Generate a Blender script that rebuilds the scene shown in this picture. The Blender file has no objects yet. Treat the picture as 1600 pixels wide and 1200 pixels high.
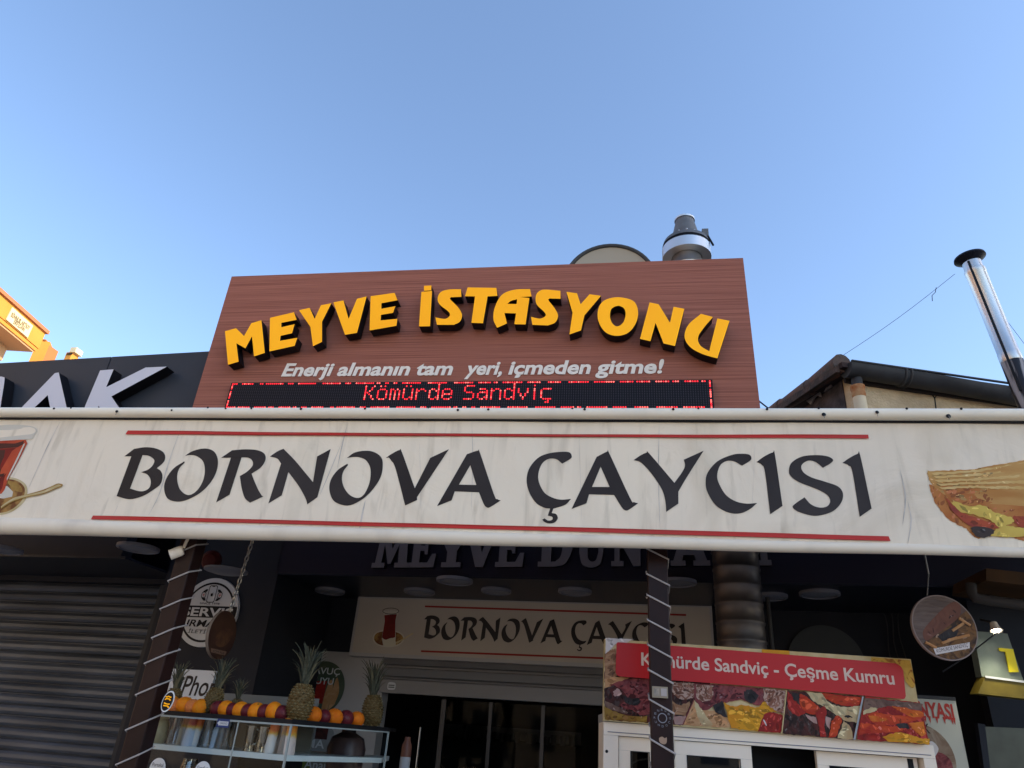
import bpy, math, random
from mathutils import Vector, Matrix
random.seed(7)
SC = bpy.context.scene
# ------------------------------------------------------------------ camera
FPX = 1100.0
_u = Vector((160, 2160, -1100)).normalized()
_r = Vector((7170, 29, 1100)); _r = (_r - _u*_r.dot(_u)).normalized()
_y = _u.cross(_r)
CAM = Vector((0, 0, 1.6))
cd = bpy.data.cameras.new('camera'); cam = bpy.data.objects.new('camera', cd)
SC.collection.objects.link(cam)
cd.sensor_fit = 'HORIZONTAL'; cd.sensor_width = 36; cd.lens = 36*FPX/1600
cd.clip_start = .05; cd.clip_end = 2000
cam.matrix_world = Matrix(((_r.x, _r.y, _r.z, CAM.x), (_y.x, _y.y, _y.z, CAM.y), (_u.x, _u.y, _u.z, CAM.z), (0, 0, 0, 1)))
SC.camera = cam
# ------------------------------------------------------------------ sky, sun, exposure
SUN = Vector((.95, -.22, .50)).normalized()
W = bpy.data.worlds.new("World"); SC.world = W; W.use_nodes = True
nt = W.node_tree; nt.nodes.clear()
sky = nt.nodes.new('ShaderNodeTexSky'); sky.sky_type = 'NISHITA'; sky.sun_disc = False
sky.sun_elevation = math.asin(SUN.z); sky.sun_rotation = math.atan2(SUN.x, SUN.y)
sky.air_density = 0.9; sky.dust_density = 0.5; sky.ozone_density = 1.6
bg = nt.nodes.new('ShaderNodeBackground'); bg.inputs[1].default_value = .15
wo = nt.nodes.new('ShaderNodeOutputWorld')
nt.links.new(sky.outputs[0], bg.inputs[0]); nt.links.new(bg.outputs[0], wo.inputs[0])
sl = bpy.data.lights.new('sun', 'SUN'); sl.energy = 3.0; sl.angle = math.radians(.5); sl.color = (1, .80, .55)
so = bpy.data.objects.new('sun', sl); SC.collection.objects.link(so)
so.location = SUN*60; so.rotation_euler = SUN.to_track_quat('Z', 'Y').to_euler()
SC.view_settings.view_transform = 'Standard'; SC.view_settings.look = 'None'
SC.view_settings.exposure = 1.32; SC.view_settings.gamma = 1
SC.cycles.use_denoising = True
# ------------------------------------------------------------------ helpers
def ray(px, py):
    d = Vector((px-800, 600-py, -FPX))
    return Vector((d.dot(_r), d.dot(_y), d.dot(_u)))
def at(px, py, Y):
    d = ray(px, py); return CAM + d*(Y/d.y)
def at_z(px, py, z):
    d = ray(px, py); return CAM + d*((z-CAM.z)/d.z)
class Plane:
    """upright plane: u along it to the right, v = height, w = out towards its front"""
    def __init__(s, x0, y0, deg):
        a = math.radians(deg); s.o = Vector((x0, y0, 0)); s.ux = Vector((math.cos(a), math.sin(a), 0))
        s.n = s.ux.cross(Vector((0, 0, 1)))
    def off(s, w):
        p = Plane(0, 0, 0); p.o = s.o + s.n*w; p.ux = s.ux; p.n = s.n; return p
    def uv(s, px, py):
        d = ray(px, py); t = (s.o-CAM).dot(s.n)/d.dot(s.n); q = CAM + d*t - s.o
        return (q.dot(s.ux), q.z)
    def P(s, u, v, w=0):
        return s.o + s.ux*u + Vector((0, 0, v)) + s.n*w
def Zm(ox, oy, s):
    return lambda pts: [((p[0]/s+ox), (p[1]/s+oy)) + tuple(p[2:]) for p in pts]
def smooth(pts, n=6):
    """closed outline; a third value marks a rounded point"""
    N = len(pts); out = []
    for i in range(N):
        p0 = pts[i]; p1 = pts[(i+1) % N]; a = Vector(p0[:2]); b = Vector(p1[:2])
        s0 = len(p0) > 2; s1 = len(p1) > 2
        if not s0 and not s1: out.append(tuple(a)); continue
        t0 = (b-Vector(pts[i-1][:2]))/2 if s0 else b-a
        t1 = (Vector(pts[(i+2) % N][:2])-a)/2 if s1 else b-a
        for k in range(n):
            t = k/n
            out.append(tuple(a*(2*t**3-3*t*t+1) + t0*(t**3-2*t*t+t) + b*(-2*t**3+3*t*t) + t1*(t**3-t*t)))
    return out
class MB:
    def __init__(s): s.v = []; s.f = []; s.mi = []; s.sm = []; s.mats = []
    def _m(s, m):
        if m not in s.mats: s.mats.append(m)
        return s.mats.index(m)
    def add(s, vs, fs, m=None, smo=False):
        k = s._m(m); b = len(s.v); s.v += [Vector(p) for p in vs]
        for f in fs: s.f.append([b+i for i in f]); s.mi.append(k); s.sm.append(smo)
        return s
    def hexa(s, P8, m=None):
        return s.add(P8, [(0, 3, 2, 1), (4, 5, 6, 7), (0, 1, 5, 4), (1, 2, 6, 5), (2, 3, 7, 6), (3, 0, 4, 7)], m)
    def box(s, a, b, m=None):
        (x0, y0, z0), (x1, y1, z1) = a, b
        return s.hexa([(x0, y0, z0), (x1, y0, z0), (x1, y1, z0), (x0, y1, z0), (x0, y0, z1), (x1, y0, z1), (x1, y1, z1), (x0, y1, z1)], m)
    def pbox(s, p, u0, u1, v0, v1, w0, w1, m=None):
        return s.hexa([p.P(u0, v0, w1), p.P(u1, v0, w1), p.P(u1, v0, w0), p.P(u0, v0, w0), p.P(u0, v1, w1), p.P(u1, v1, w1), p.P(u1, v1, w0), p.P(u0, v1, w0)], m)
    def pquad(s, p, q4, w0, w1, m=None):
        """q4: bl, br, tr, tl in u, v"""
        bl, br, tr, tl = q4
        return s.hexa([p.P(*bl, w1), p.P(*br, w1), p.P(*br, w0), p.P(*bl, w0), p.P(*tl, w1), p.P(*tr, w1), p.P(*tr, w0), p.P(*tl, w0)], m)
    def tube(s, pts, r, m=None, n=12, cap=True, smo=True):
        pts = [Vector(p) for p in pts]; rs = r if isinstance(r, (list, tuple)) else [r]*len(pts)
        vs = []; fs = []; t0 = (pts[1]-pts[0]).normalized()
        ref = Vector((0, 0, 1)) if abs(t0.z) < .9 else Vector((1, 0, 0))
        x = t0.cross(ref).normalized()
        for i, p in enumerate(pts):
            t = (pts[min(i+1, len(pts)-1)]-pts[max(i-1, 0)]).normalized()
            x = (x - t*x.dot(t)).normalized(); y = t.cross(x)
            for k in range(n):
                a = 2*math.pi*k/n; vs.append(p + (x*math.cos(a)+y*math.sin(a))*rs[i])
        for i in range(len(pts)-1):
            for k in range(n):
                fs.append((i*n+k, i*n+(k+1) % n, (i+1)*n+(k+1) % n, (i+1)*n+k))
        s.add(vs, fs, m, smo)
        if cap:
            b = len(s.v)-len(vs); kk = s._m(m)
            for f in ([b+k for k in range(n)][::-1], [b+(len(pts)-1)*n+k for k in range(n)]): s.f.append(f); s.mi.append(kk); s.sm.append(False)
        return s
    def lathe(s, base, axis, prof, m=None, n=24, smo=True):
        """prof: (radius, height) pairs along axis from base"""
        base = Vector(base); ax = Vector(axis).normalized()
        ref = Vector((0, 0, 1)) if abs(ax.z) < .9 else Vector((1, 0, 0))
        x = ax.cross(ref).normalized(); y = ax.cross(x); vs = []; fs = []
        for r, h in prof:
            for k in range(n):
                a = 2*math.pi*k/n; vs.append(base+ax*h+(x*math.cos(a)+y*math.sin(a))*max(r, 1e-4))
        for i in range(len(prof)-1):
            for k in range(n): fs.append((i*n+k, i*n+(k+1) % n, (i+1)*n+(k+1) % n, (i+1)*n+k))
        return s.add(vs, fs, m, smo)
    def sheet(s, p, loops, w0=0, w1=None, m=None, side=None):
        """filled outline (holes allowed) lying on plane p; w1 gives it thickness"""
        c = bpy.data.curves.new('c', 'CURVE'); c.dimensions = '2D'; c.fill_mode = 'BOTH'
        if w1 is not None: c.extrude = abs(w1-w0)/2
        for lp in loops:
            sp = c.splines.new('POLY'); sp.points.add(len(lp)-1); sp.use_cyclic_u = True
            for q, pt in zip(sp.points, lp): q.co = (pt[0], pt[1], 0, 1)
        s._curve(c, p, w0, w1, m, side, lambda x, y: (x, y)); return s
    def _curve(s, c, p, w0, w1, m, side, fn):
        o = bpy.data.objects.new('c', c); me = bpy.data.meshes.new_from_object(o)
        mid = w0 if w1 is None else (w0+w1)/2
        base = len(s.v); k0 = s._m(m); k1 = s._m(side) if side else k0
        for v in me.vertices:
            a, b = fn(v.co.x, v.co.y); s.v.append(p.P(a, b, mid+v.co.z))
        for f in me.polygons:
            idx = [base+i for i in f.vertices]
            front = abs(f.normal.z) > .5 and (w1 is None or me.vertices[f.vertices[0]].co.z > 0)
            if w1 is None and f.normal.z < 0: idx = idx[::-1]
            s.f.append(idx); s.mi.append(k0 if front else k1); s.sm.append(False)
        bpy.data.objects.remove(o); bpy.data.curves.remove(c); bpy.data.meshes.remove(me)
    def text(s, p, body, bl, br, cap, w0=0, w1=None, m=None, bold=0.0, shear=0.0, side=None, spacing=1.0, pix=True):
        """a line of writing on plane p from bl to br (pixels or u, v), capital height cap in metres"""
        if pix: bl = p.uv(*bl); br = p.uv(*br)
        c = bpy.data.curves.new('t', 'FONT'); c.body = body; c.size = 1; c.offset = bold; c.resolution_u = 4
        c.space_character = spacing
        if w1 is not None: c.extrude = abs(w1-w0)/2
        o = bpy.data.objects.new('t', c); me = bpy.data.meshes.new_from_object(o)
        xs = [v.co.x for v in me.vertices]; x0 = min(xs); x1 = max(xs)
        bpy.data.objects.remove(o); bpy.data.meshes.remove(me)
        ky = cap/.73
        def fn(x, y):
            t = (x-x0)/(x1-x0); return (bl[0]+t*(br[0]-bl[0])+shear*y*ky, bl[1]+t*(br[1]-bl[1])+y*ky)
        s._curve(c, p, w0, w1, m, side, fn); return s
    def build(s, name, parent=None, label=None, cat=None, group=None, kind=None, loc=None):
        me = bpy.data.meshes.new(name)
        if parent is not None:
            off = Vector(); q = parent
            while q: off += q.location; q = q.parent
        elif loc is not None: off = Vector(loc)
        else:
            xs = [v.x for v in s.v]; ys = [v.y for v in s.v]; zs = [v.z for v in s.v]
            off = Vector(((min(xs)+max(xs))/2, (min(ys)+max(ys))/2, min(zs)))
        me.from_pydata([v-off for v in s.v], [], s.f)
        for mm in s.mats: me.materials.append(mm)
        me.polygons.foreach_set('material_index', s.mi); me.polygons.foreach_set('use_smooth', s.sm)
        me.update()
        if any(s.sm): me.set_sharp_from_angle(angle=math.radians(38))
        o = bpy.data.objects.new(name, me); SC.collection.objects.link(o)
        if parent is not None: o.parent = parent
        else: o.location = off
        for k, v in (('label', label), ('category', cat), ('group', group), ('kind', kind)):
            if v: o[k] = v
        return o
def thing(name, label, cat, loc=(0, 0, 0), group=None):
    o = bpy.data.objects.new(name, None); SC.collection.objects.link(o); o.location = Vector(loc)
    o.empty_display_size = .1; o['label'] = label; o['category'] = cat
    if group: o['group'] = group
    return o
def dup(root, loc, label=None, rot=None, scale=None):
    r = root.copy(); SC.collection.objects.link(r); r.location = Vector(loc)
    if label: r['label'] = label
    if rot: r.rotation_euler = rot
    if scale: r.scale = (scale,)*3 if not isinstance(scale, tuple) else scale
    for ch in list(root.children):
        c = ch.copy(); SC.collection.objects.link(c); c.parent = r
        for g in ch.children:
            d = g.copy(); SC.collection.objects.link(d); d.parent = c
    return r
# ------------------------------------------------------------------ materials
def mat(name, col, rough=.6, metal=0., col2=None, scale=6., stretch=(1, 1, 1), lo=.35, hi=.65, bump=0., bscale=None, bstretch=None, detail=6, emit=0., spec=.18, dist=0.):
    m = bpy.data.materials.new(name); m.use_nodes = True; t = m.node_tree; b = t.nodes['Principled BSDF']
    L = t.links.new
    b.inputs['Base Color'].default_value = (*col, 1); b.inputs['Roughness'].default_value = rough
    b.inputs['Metallic'].default_value = metal; b.inputs['Specular IOR Level'].default_value = spec
    tc = t.nodes.new('ShaderNodeTexCoord')
    def noise(sc, st):
        mp = t.nodes.new('ShaderNodeMapping'); mp.inputs['Scale'].default_value = st
        nz = t.nodes.new('ShaderNodeTexNoise'); nz.inputs['Scale'].default_value = sc; nz.inputs['Detail'].default_value = detail
        nz.inputs['Distortion'].default_value = dist
        L(tc.outputs['Object'], mp.inputs[0]); L(mp.outputs[0], nz.inputs[0]); return nz
    if col2:
        nz = noise(scale, stretch); r = t.nodes.new('ShaderNodeValToRGB')
        r.color_ramp.elements[0].position = lo; r.color_ramp.elements[1].position = hi
        r.color_ramp.elements[0].color = (*col, 1); r.color_ramp.elements[1].color = (*col2, 1)
        L(nz.outputs[0], r.inputs[0]); L(r.outputs[0], b.inputs['Base Color'])
        if emit: L(r.outputs[0], b.inputs['Emission Color'])
    if emit:
        b.inputs['Emission Strength'].default_value = emit
        if not col2: b.inputs['Emission Color'].default_value = (*col, 1)
    if bump:
        nb = noise(bscale or scale, bstretch or stretch); bp = t.nodes.new('ShaderNodeBump'); bp.inputs['Strength'].default_value = bump
        bp.inputs['Distance'].default_value = .02
        L(nb.outputs[0], bp.inputs['Height']); L(bp.outputs[0], b.inputs['Normal'])
    return m
def glass(name, tint=(1, 1, 1), refl=.12, rough=.02, ior=1.5):
    m = bpy.data.materials.new(name); m.use_nodes = True; t = m.node_tree; t.nodes.clear(); L = t.links.new
    o = t.nodes.new('ShaderNodeOutputMaterial'); mx = t.nodes.new('ShaderNodeMixShader')
    tr = t.nodes.new('ShaderNodeBsdfTransparent'); gl = t.nodes.new('ShaderNodeBsdfGlossy'); fr = t.nodes.new('ShaderNodeFresnel')
    fr.inputs[0].default_value = ior; ad = t.nodes.new('ShaderNodeMath'); ad.inputs[1].default_value = refl-((ior-1)/(ior+1))**2; ad.use_clamp = True
    tr.inputs[0].default_value = (*tint, 1); gl.inputs['Roughness'].default_value = rough
    L(fr.outputs[0], ad.inputs[0]); L(ad.outputs[0], mx.inputs[0]); L(tr.outputs[0], mx.inputs[1]); L(gl.outputs[0], mx.inputs[2]); L(mx.outputs[0], o.inputs[0])
    return m
# ------------------------------------------------------------------ palette
m_board = mat('brown_board', (.42, .155, .105), .6, col2=(.22, .076, .05), scale=1.5, stretch=(.5, 1, 150), lo=.40, hi=.64, bump=.35, bscale=1.5, bstretch=(.6, 1, 170), detail=9)
m_boardedge = mat('brown_edge', (.16, .07, .05), .6)
m_yel = mat('yellow_acrylic_glow', (.94, .42, .006), .4, col2=(.90, .37, .006), scale=1.2, emit=.14)  # slight glow added to lift the yellow; the letters are no lamps
m_black = mat('black_paint', (.008, .008, .011), .45)
m_ltr = mat('cream_acrylic', (.86, .78, .68), .6)
m_grey = mat('anthracite_panel', (.030, .036, .048), .42, col2=(.042, .048, .06), scale=.8)
m_wlet = mat('white_acrylic', (.62, .62, .68), .4)
m_ledface = mat('led_face', (.006, .006, .008), .5)
m_ledoff = mat('led_off', (.06, .045, .06), .4)
m_ledon = mat('led_lit', (.85, .02, .03), .5, emit=.70)
m_ledhot = mat('led_hot', (1, .12, .10), .5, emit=.85)
def fabric_mat():
    m = bpy.data.materials.new('awning_fabric'); m.use_nodes = True; t = m.node_tree; b = t.nodes['Principled BSDF']; L = t.links.new
    b.inputs['Roughness'].default_value = .75; b.inputs['Specular IOR Level'].default_value = .12
    tc = t.nodes.new('ShaderNodeTexCoord')
    def layer(sc, st, lo, hi, c0, c1, prev, det=8, dist=0.):
        mp = t.nodes.new('ShaderNodeMapping'); mp.inputs['Scale'].default_value = st; nz = t.nodes.new('ShaderNodeTexNoise'); nz.inputs['Scale'].default_value = sc; nz.inputs['Detail'].default_value = det; nz.inputs['Distortion'].default_value = dist
        r = t.nodes.new('ShaderNodeValToRGB'); r.color_ramp.elements[0].position = lo; r.color_ramp.elements[1].position = hi; r.color_ramp.elements[0].color = (*c0, 1); r.color_ramp.elements[1].color = (*c1, 1)
        L(tc.outputs['Object'], mp.inputs[0]); L(mp.outputs[0], nz.inputs[0]); L(nz.outputs[0], r.inputs[0])
        if prev is None: return r.outputs[0], nz.outputs[0]
        mx = t.nodes.new('ShaderNodeMix'); mx.data_type = 'RGBA'; mx.blend_type = 'MULTIPLY'; mx.inputs[0].default_value = 1
        L(prev, mx.inputs[6]); L(r.outputs[0], mx.inputs[7]); return mx.outputs[2], nz.outputs[0]
    c, _ = layer(.9, (1, 1, .8), .3, .75, (.87, .76, .59), (.77, .68, .55), None)
    c, n1 = layer(1.3, (6, 1, .25), .53, .80, (1, 1, 1), (.86, .86, .85), c, 10, .5)     # rain streaks
    c, n2 = layer(5, (3.2, 1, .5), .56, .80, (1, 1, 1), (.74, .73, .71), c, 10, .6)      # finer grime
    c, n3 = layer(1.3, (1.2, 1, 1.1), .58, .72, (1, 1, 1), (.90, .89, .87), c, 6, 1.2)   # smears
    L(c, b.inputs['Base Color'])
    bp = t.nodes.new('ShaderNodeBump'); bp.inputs['Strength'].default_value = .5; bp.inputs['Distance'].default_value = .05; L(n3, bp.inputs['Height']); L(bp.outputs[0], b.inputs['Normal'])
    return m
m_fabric = fabric_mat()
m_rail = mat('white_rail', (.86, .78, .63), .35, col2=(.75, .68, .56), scale=3, lo=.5, hi=.8)
m_rail2 = mat('cream_rail', (.80, .71, .57), .55, col2=(.66, .58, .47), scale=2.5, stretch=(1.5, 1, 1), lo=.5, hi=.75)
m_ink = mat('black_ink', (.026, .020, .019), .55, col2=(.042, .035, .034), scale=2)
m_red = mat('red_ink', (.52, .035, .03), .6, col2=(.45, .05, .045), scale=2)
m_dark = mat('dark_wall', (.014, .016, .024), .6, col2=(.022, .024, .032), scale=1.5)
m_dark2 = mat('dark_fascia', (.014, .012, .024), .55)
m_soffit = mat('dark_soffit', (.016, .018, .028), .35)
m_shut = mat('dark_shutter', (.112, .128, .158), .42, metal=.35, col2=(.066, .075, .092), scale=2.5, stretch=(.5, 1, 3), detail=8)
m_shutg = mat('grey_shutter', (.22, .215, .22), .4, metal=.2)
m_steel = mat('steel', (.62, .61, .60), .36, metal=1., col2=(.52, .51, .50), scale=3, stretch=(1, 1, .4))
m_duct = mat('duct_metal', (.17, .155, .155), .48, metal=.85, col2=(.12, .11, .115), scale=4, bump=.1, bscale=6)
m_galv = mat('galvanised', (.60, .62, .64), .4, metal=.8)
m_grim = mat('grey_metal', (.20, .19, .18), .5, metal=.6, col2=(.15, .14, .13), scale=5)
m_post = mat('post_brown', (.016, .0075, .007), .4, col2=(.026, .011, .010), scale=5)
m_cord = mat('cord', (.40, .36, .34), .6)
m_pvc = mat('white_pvc', (.84, .73, .60), .4, col2=(.76, .66, .54), scale=2.5, lo=.5, hi=.8)
m_gap = mat('gap', (.01, .01, .012), .6)
m_glass = glass('clear_glass', (.96, .98, .98), .006, .02, 1.15)
m_dglass = glass('shop_glass', (.55, .56, .58), .004, .02, 1.12)
m_white = mat('white', (.72, .72, .71), .5)
m_lens = mat('lamp_lens', (.24, .24, .27), .4)
m_lwhite = mat('lamp_rim', (.20, .20, .23), .4)
m_plaster = mat('beige_plaster', (.66, .50, .31), .9, col2=(.56, .41, .25), scale=9, bump=.6, bscale=40)
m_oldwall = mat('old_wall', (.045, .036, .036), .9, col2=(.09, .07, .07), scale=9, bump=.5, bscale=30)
m_peel = mat('peeling_render', (.42, .36, .33), .9, col2=(.33, .28, .26), scale=20, bump=.3, bscale=50)
m_tile = mat('old_tile', (.16, .085, .06), .9, col2=(.10, .085, .075), scale=7, bump=.6, bscale=25)
m_gutter = mat('gutter_grey', (.055, .055, .06), .5, col2=(.035, .034, .036), scale=4)
m_pipe = mat('cream_pipe', (.74, .60, .40), .6, col2=(.60, .38, .17), scale=3, lo=.5, hi=.8)
m_rust = mat('rust', (.36, .11, .03), .9, col2=(.5, .3, .15), scale=14)
m_orange = mat('orange_render', (.62, .29, .06), .85, col2=(.56, .25, .05), scale=.8)
m_brick = mat('brown_render', (.42, .16, .06), .85)
m_peach = mat('peach_soffit', (.52, .32, .18), .85)
m_creamsign = mat('cream_sign', (.66, .58, .38), .7)
m_wtxt = mat('sign_text', (.16, .12, .06), .8)
m_ground = mat('pale_ground', (.36, .325, .28), .9, col2=(.30, .27, .23), scale=6, bump=.3, bscale=90)
m_pave = mat('paving', (.36, .34, .31), .85, col2=(.30, .285, .26), scale=3)
m_floor = mat('shop_floor', (.10, .10, .10), .5)
# ------------------------------------------------------------------ ground
MB().box((-300, -300, -.2), (300, 300, 0), m_ground).build('ground', kind='structure')   # unseen ground, paled to bounce warm light upward
MB().box((-60, 2.2, .004), (60, 5.0, .12), m_pave).build('pavement', kind='structure')
# ------------------------------------------------------------------ planes
A = Plane(0, 3.6, 0)            # awning front
S = Plane(0, 5.1, -.5)          # brown sign board
F = Plane(-.5, 5.42, -5)        # shop fascia
B = Plane(-.5, 6.45, -5)        # back wall of the recess
LF = Plane(-3.2, 5.28, -4)      # dark sign of the neighbour
SH = Plane(-3.2, 6.05, -4)      # neighbour's shutter
K = Plane(*at(1200, 1080, 4.15)[:2], 7)
# ------------------------------------------------------------------ shop building
t = thing('shop_building', 'dark single storey shop building under the brown sign board, with a recessed front', 'building', (-.5, 6, 0))
fl, fr = F.uv(262, 900)[0], 4.6
mb = MB()
mb.pbox(F, F.uv(430, 900)[0], 5.2, 2.735, 3.42, -.2, 0, m_dark2).build('fascia', t)
MB().pbox(F, -6.5, 5.2, 3.42, 3.6, -6, .1, m_dark).build('roof', t)
MB().pbox(F, F.uv(430, 900)[0], 5.2, 2.72, 2.735, -1.3, -.001, m_soffit).build('soffit', t)
pu0, pu1 = F.uv(240, 1000)[0]-.05, F.uv(412, 1000)[0]
MB().pbox(F, pu0, pu1, .12, 3.42, -1.3, 0, m_dark).build('pilaster', t)
# wall facing, right part of the recess
bu = B.uv(985, 1100)[0]
w = MB()
w.pbox(B, B.uv(598, 1100)[0], bu, 2.15, 2.72, -.15, -.02, m_dark)
w.pbox(B, bu, 5.2, .12, 2.72, -.15, 0, m_dark)
w.build('wall', t)
MB().pbox(B, pu1-.3, B.uv(600, 1060)[0], .12, B.uv(500, 1017)[1], -.15, 0, mat('pale_wall', (.44, .41, .40), .6)).build('side_panel', t)
MB().pbox(B, pu1-.3, B.uv(600, 1060)[0], B.uv(500, 1017)[1]+.003, 2.72, -.15, 0, m_dark).build('upper_panel', t)
MB().pbox(F, -6.5, 5.2, .1, .13, -6, .0, m_floor).build('floor', t)
bw = MB(); bw.pbox(B, -3.2, bu+.1, .13, 2.9, -3.2, -3.1, mat('inner_wall', (.06, .055, .06), .7))
bw.pbox(B, -3.3, -3.2, .13, 2.9, -3.2, -.16, m_dark); bw.pbox(B, bu+.1, bu+.2, .13, 2.9, -3.2, -.16, m_dark)
bw.pbox(B, -3.3, bu+.2, 2.75, 2.85, -3.2, -.16, m_dark); bw.build('inner_wall', t)
# fascia letters
ser = {
 'M': [[(0,0),(0,.13),(.08,.13),(.14,.87),(.05,.87),(.05,1),(.36,1),(.5,.5),(.66,1),(.95,1),(.95,.87),(.88,.87),(.92,.13),(1,.13),(1,0),(.6,0),(.6,.13),(.69,.13),(.67,.62),(.5,.1),(.42,.1),(.28,.62),(.25,.13),(.34,.13),(.34,0)]],
 'E': [[(0,0),(0,.13),(.12,.13),(.12,.87),(0,.87),(0,1),(.92,1),(.92,.68),(.8,.68),(.7,.87),(.4,.87),(.4,.58),(.55,.58),(.58,.68),(.68,.68),(.68,.34),(.58,.34),(.55,.44),(.4,.44),(.4,.13),(.7,.13),(.85,.36),(1,.36),(.95,0)]],
 'Y': [[(.22,0),(.22,.13),(.36,.13),(.36,.4),(.1,.87),(0,.87),(0,1),(.45,1),(.45,.87),(.4,.87),(.54,.58),(.66,.87),(.58,.87),(.58,1),(1,1),(1,.87),(.9,.87),(.64,.42),(.64,.13),(.78,.13),(.78,0)]],
 'V': [[(.38,0),(.08,.87),(0,.87),(0,1),(.46,1),(.46,.87),(.36,.87),(.54,.38),(.7,.87),(.6,.87),(.6,1),(1,1),(1,.87),(.92,.87),(.6,0)]],
 'D': [[(0,0),(0,.13),(.1,.13),(.1,.87),(0,.87),(0,1),(.5,1),(.8,.93,1),(1,.5,1),(.8,.08,1),(.5,0)],[(.38,.13),(.5,.13),(.65,.25,1),(.7,.5,1),(.65,.78,1),(.5,.87),(.38,.87)]],
 'U': [[(0,1),(0,.87),(.1,.87),(.1,.35),(.2,.06,1),(.5,-.03,1),(.8,.06,1),(.9,.35),(.9,.87),(1,.87),(1,1),(.64,1),(.64,.87),(.74,.87),(.74,.35),(.66,.16,1),(.52,.12,1),(.4,.2,1),(.38,.35),(.38,.87),(.48,.87),(.48,1)],[(.2,1.1),(.4,1.1),(.4,1.25),(.2,1.25)],[(.6,1.1),(.8,1.1),(.8,1.25),(.6,1.25)]],
 'N': [[(0,0),(0,.13),(.1,.13),(.1,.87),(0,.87),(0,1),(.34,1),(.72,.42),(.72,.87),(.62,.87),(.62,1),(1,1),(1,.87),(.9,.87),(.9,0),(.68,0),(.26,.64),(.26,.13),(.38,.13),(.38,0)]],
 'A': [[(0,0),(0,.13),(.07,.13),(.38,1),(.62,1),(.93,.13),(1,.13),(1,0),(.58,0),(.58,.13),(.65,.13),(.61,.26),(.33,.26),(.29,.13),(.38,.13),(.38,0)],[(.38,.38),(.57,.38),(.48,.68)]],
 'S': [[(.05,.04),(.05,.36),(.2,.36),(.3,.16,1),(.5,.12,1),(.66,.22,1),(.6,.34,1),(.2,.52,1),(.05,.72,1),(.16,.94,1),(.45,1.02,1),(.74,.95),(.92,.98),(.92,.68),(.78,.68),(.66,.86,1),(.46,.89,1),(.34,.8,1),(.42,.68,1),(.8,.52,1),(.96,.3,1),(.86,.06,1),(.55,-.03,1),(.25,.04,1),(.18,.0)]],
 'I': [[(0,0),(0,.13),(.25,.13),(.25,.87),(0,.87),(0,1),(1,1),(1,.87),(.75,.87),(.75,.13),(1,.13),(1,0)]]}
ft = thing('fascia_lettering', 'dim grey serif letters on the dark fascia between awning and soffit', 'sign', F.P(0, 2.75))
m_serif = mat('dim_letters', (.15, .135, .15), .6)
Fl = F.off(.05)
for ch, x0, x1 in zip('MEYVEDUNYASI', (580, 637, 677, 722, 773, 840, 900, 955, 1005, 1048, 1122, 1184), (639, 679, 731, 776, 818, 894, 947, 1006, 1055, 1110, 1176, 1206)):
    u0, v0 = Fl.uv(x0, 887-.006*(x0-580)); u1, v1 = Fl.uv(x1, 887-.006*(x1-580)); h = .30
    MB().sheet(F, [[(u0+(u1-u0)*a, v0+(v1-v0)*a+h*b) for a, b in smooth(lp, 4)] for lp in ser[ch]], .004, .05, m_serif, m_black).build('letter', ft)
# ------------------------------------------------------------------ ceiling lamps
zs = 2.72
def lampat(px, py, d, lab):
    p = at_z(px, py, zs-.03); r = thing('ceiling_lamp', lab, 'lamp', p, 'round ceiling lamps under the soffit')
    MB().lathe(p+Vector((0, 0, .03)), (0, 0, -1), [(d*.5, 0), (d*.5, .022), (d*.44, .028), (d*.42, .02)], m_lwhite, 28).build('rim', r)
    MB().lathe(p+Vector((0, 0, .012)), (0, 0, -1), [(d*.42, 0), (d*.3, .005), (0, .008)], m_lens, 28).build('lens', r)
for a in ((215, 860, .30, 'round grey ceiling lamp left of the left post, above the dark shutter'),
          (2, 862, .30, 'round grey ceiling lamp at the left edge of the picture above the shutter'),
          (515, 927, .27, 'leftmost round ceiling lamp above the top left corner of the lower white shop sign'),
          (655, 928, .27, 'round ceiling lamp just above the tea glass side of the lower white shop sign'),
          (710, 911, .29, 'larger round ceiling lamp hanging nearer under the dim serif letters'),
          (775, 927, .25, 'round ceiling lamp above the middle of the lower white shop sign'),
          (898, 928, .27, 'round ceiling lamp left of the middle post above the lower white sign'),
          (1060, 914, .26, 'round ceiling lamp directly right of the middle post'),
          (1205, 936, .24, 'dim round ceiling lamp just right of the ribbed metal duct'),
          (1281, 932, .28, 'round ceiling lamp farthest right, between duct and hanging food disc')): lampat(*a)
# ------------------------------------------------------------------ neighbour on the left
t = thing('phone_shop_building', 'dark grey neighbouring shop front with closed shutter and overhanging soffit', 'building', (-6, 6.5, 0))
lu1 = LF.uv(325, 560)[0]+.35
MB().pbox(LF, -8, -.9, 2.735, 3.3, -.12, .0, m_dark).build('fascia', t)
MB().pbox(LF, -8, -.75, 2.715, 2.735, -1.2, .12, m_soffit).build('soffit', t)
su1 = SH.uv(245, 960)[0]
g = MB(); zt = SH.uv(100, 915)[1]
g.pbox(SH, -8, su1+.15, zt+.02, 2.715, -.1, .10, m_dark); g.build('shutter_box', t)
f = MB(); f.pbox(SH, su1, su1+.10, .12, zt+.02, -.1, .06, mat('frame_dark', (.03, .034, .042), .4)); f.build('shutter_frame', t)
MB().pbox(SH, -8, su1+.7, .12, 5, -4, -.12, m_dark).build('wall', t)
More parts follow.
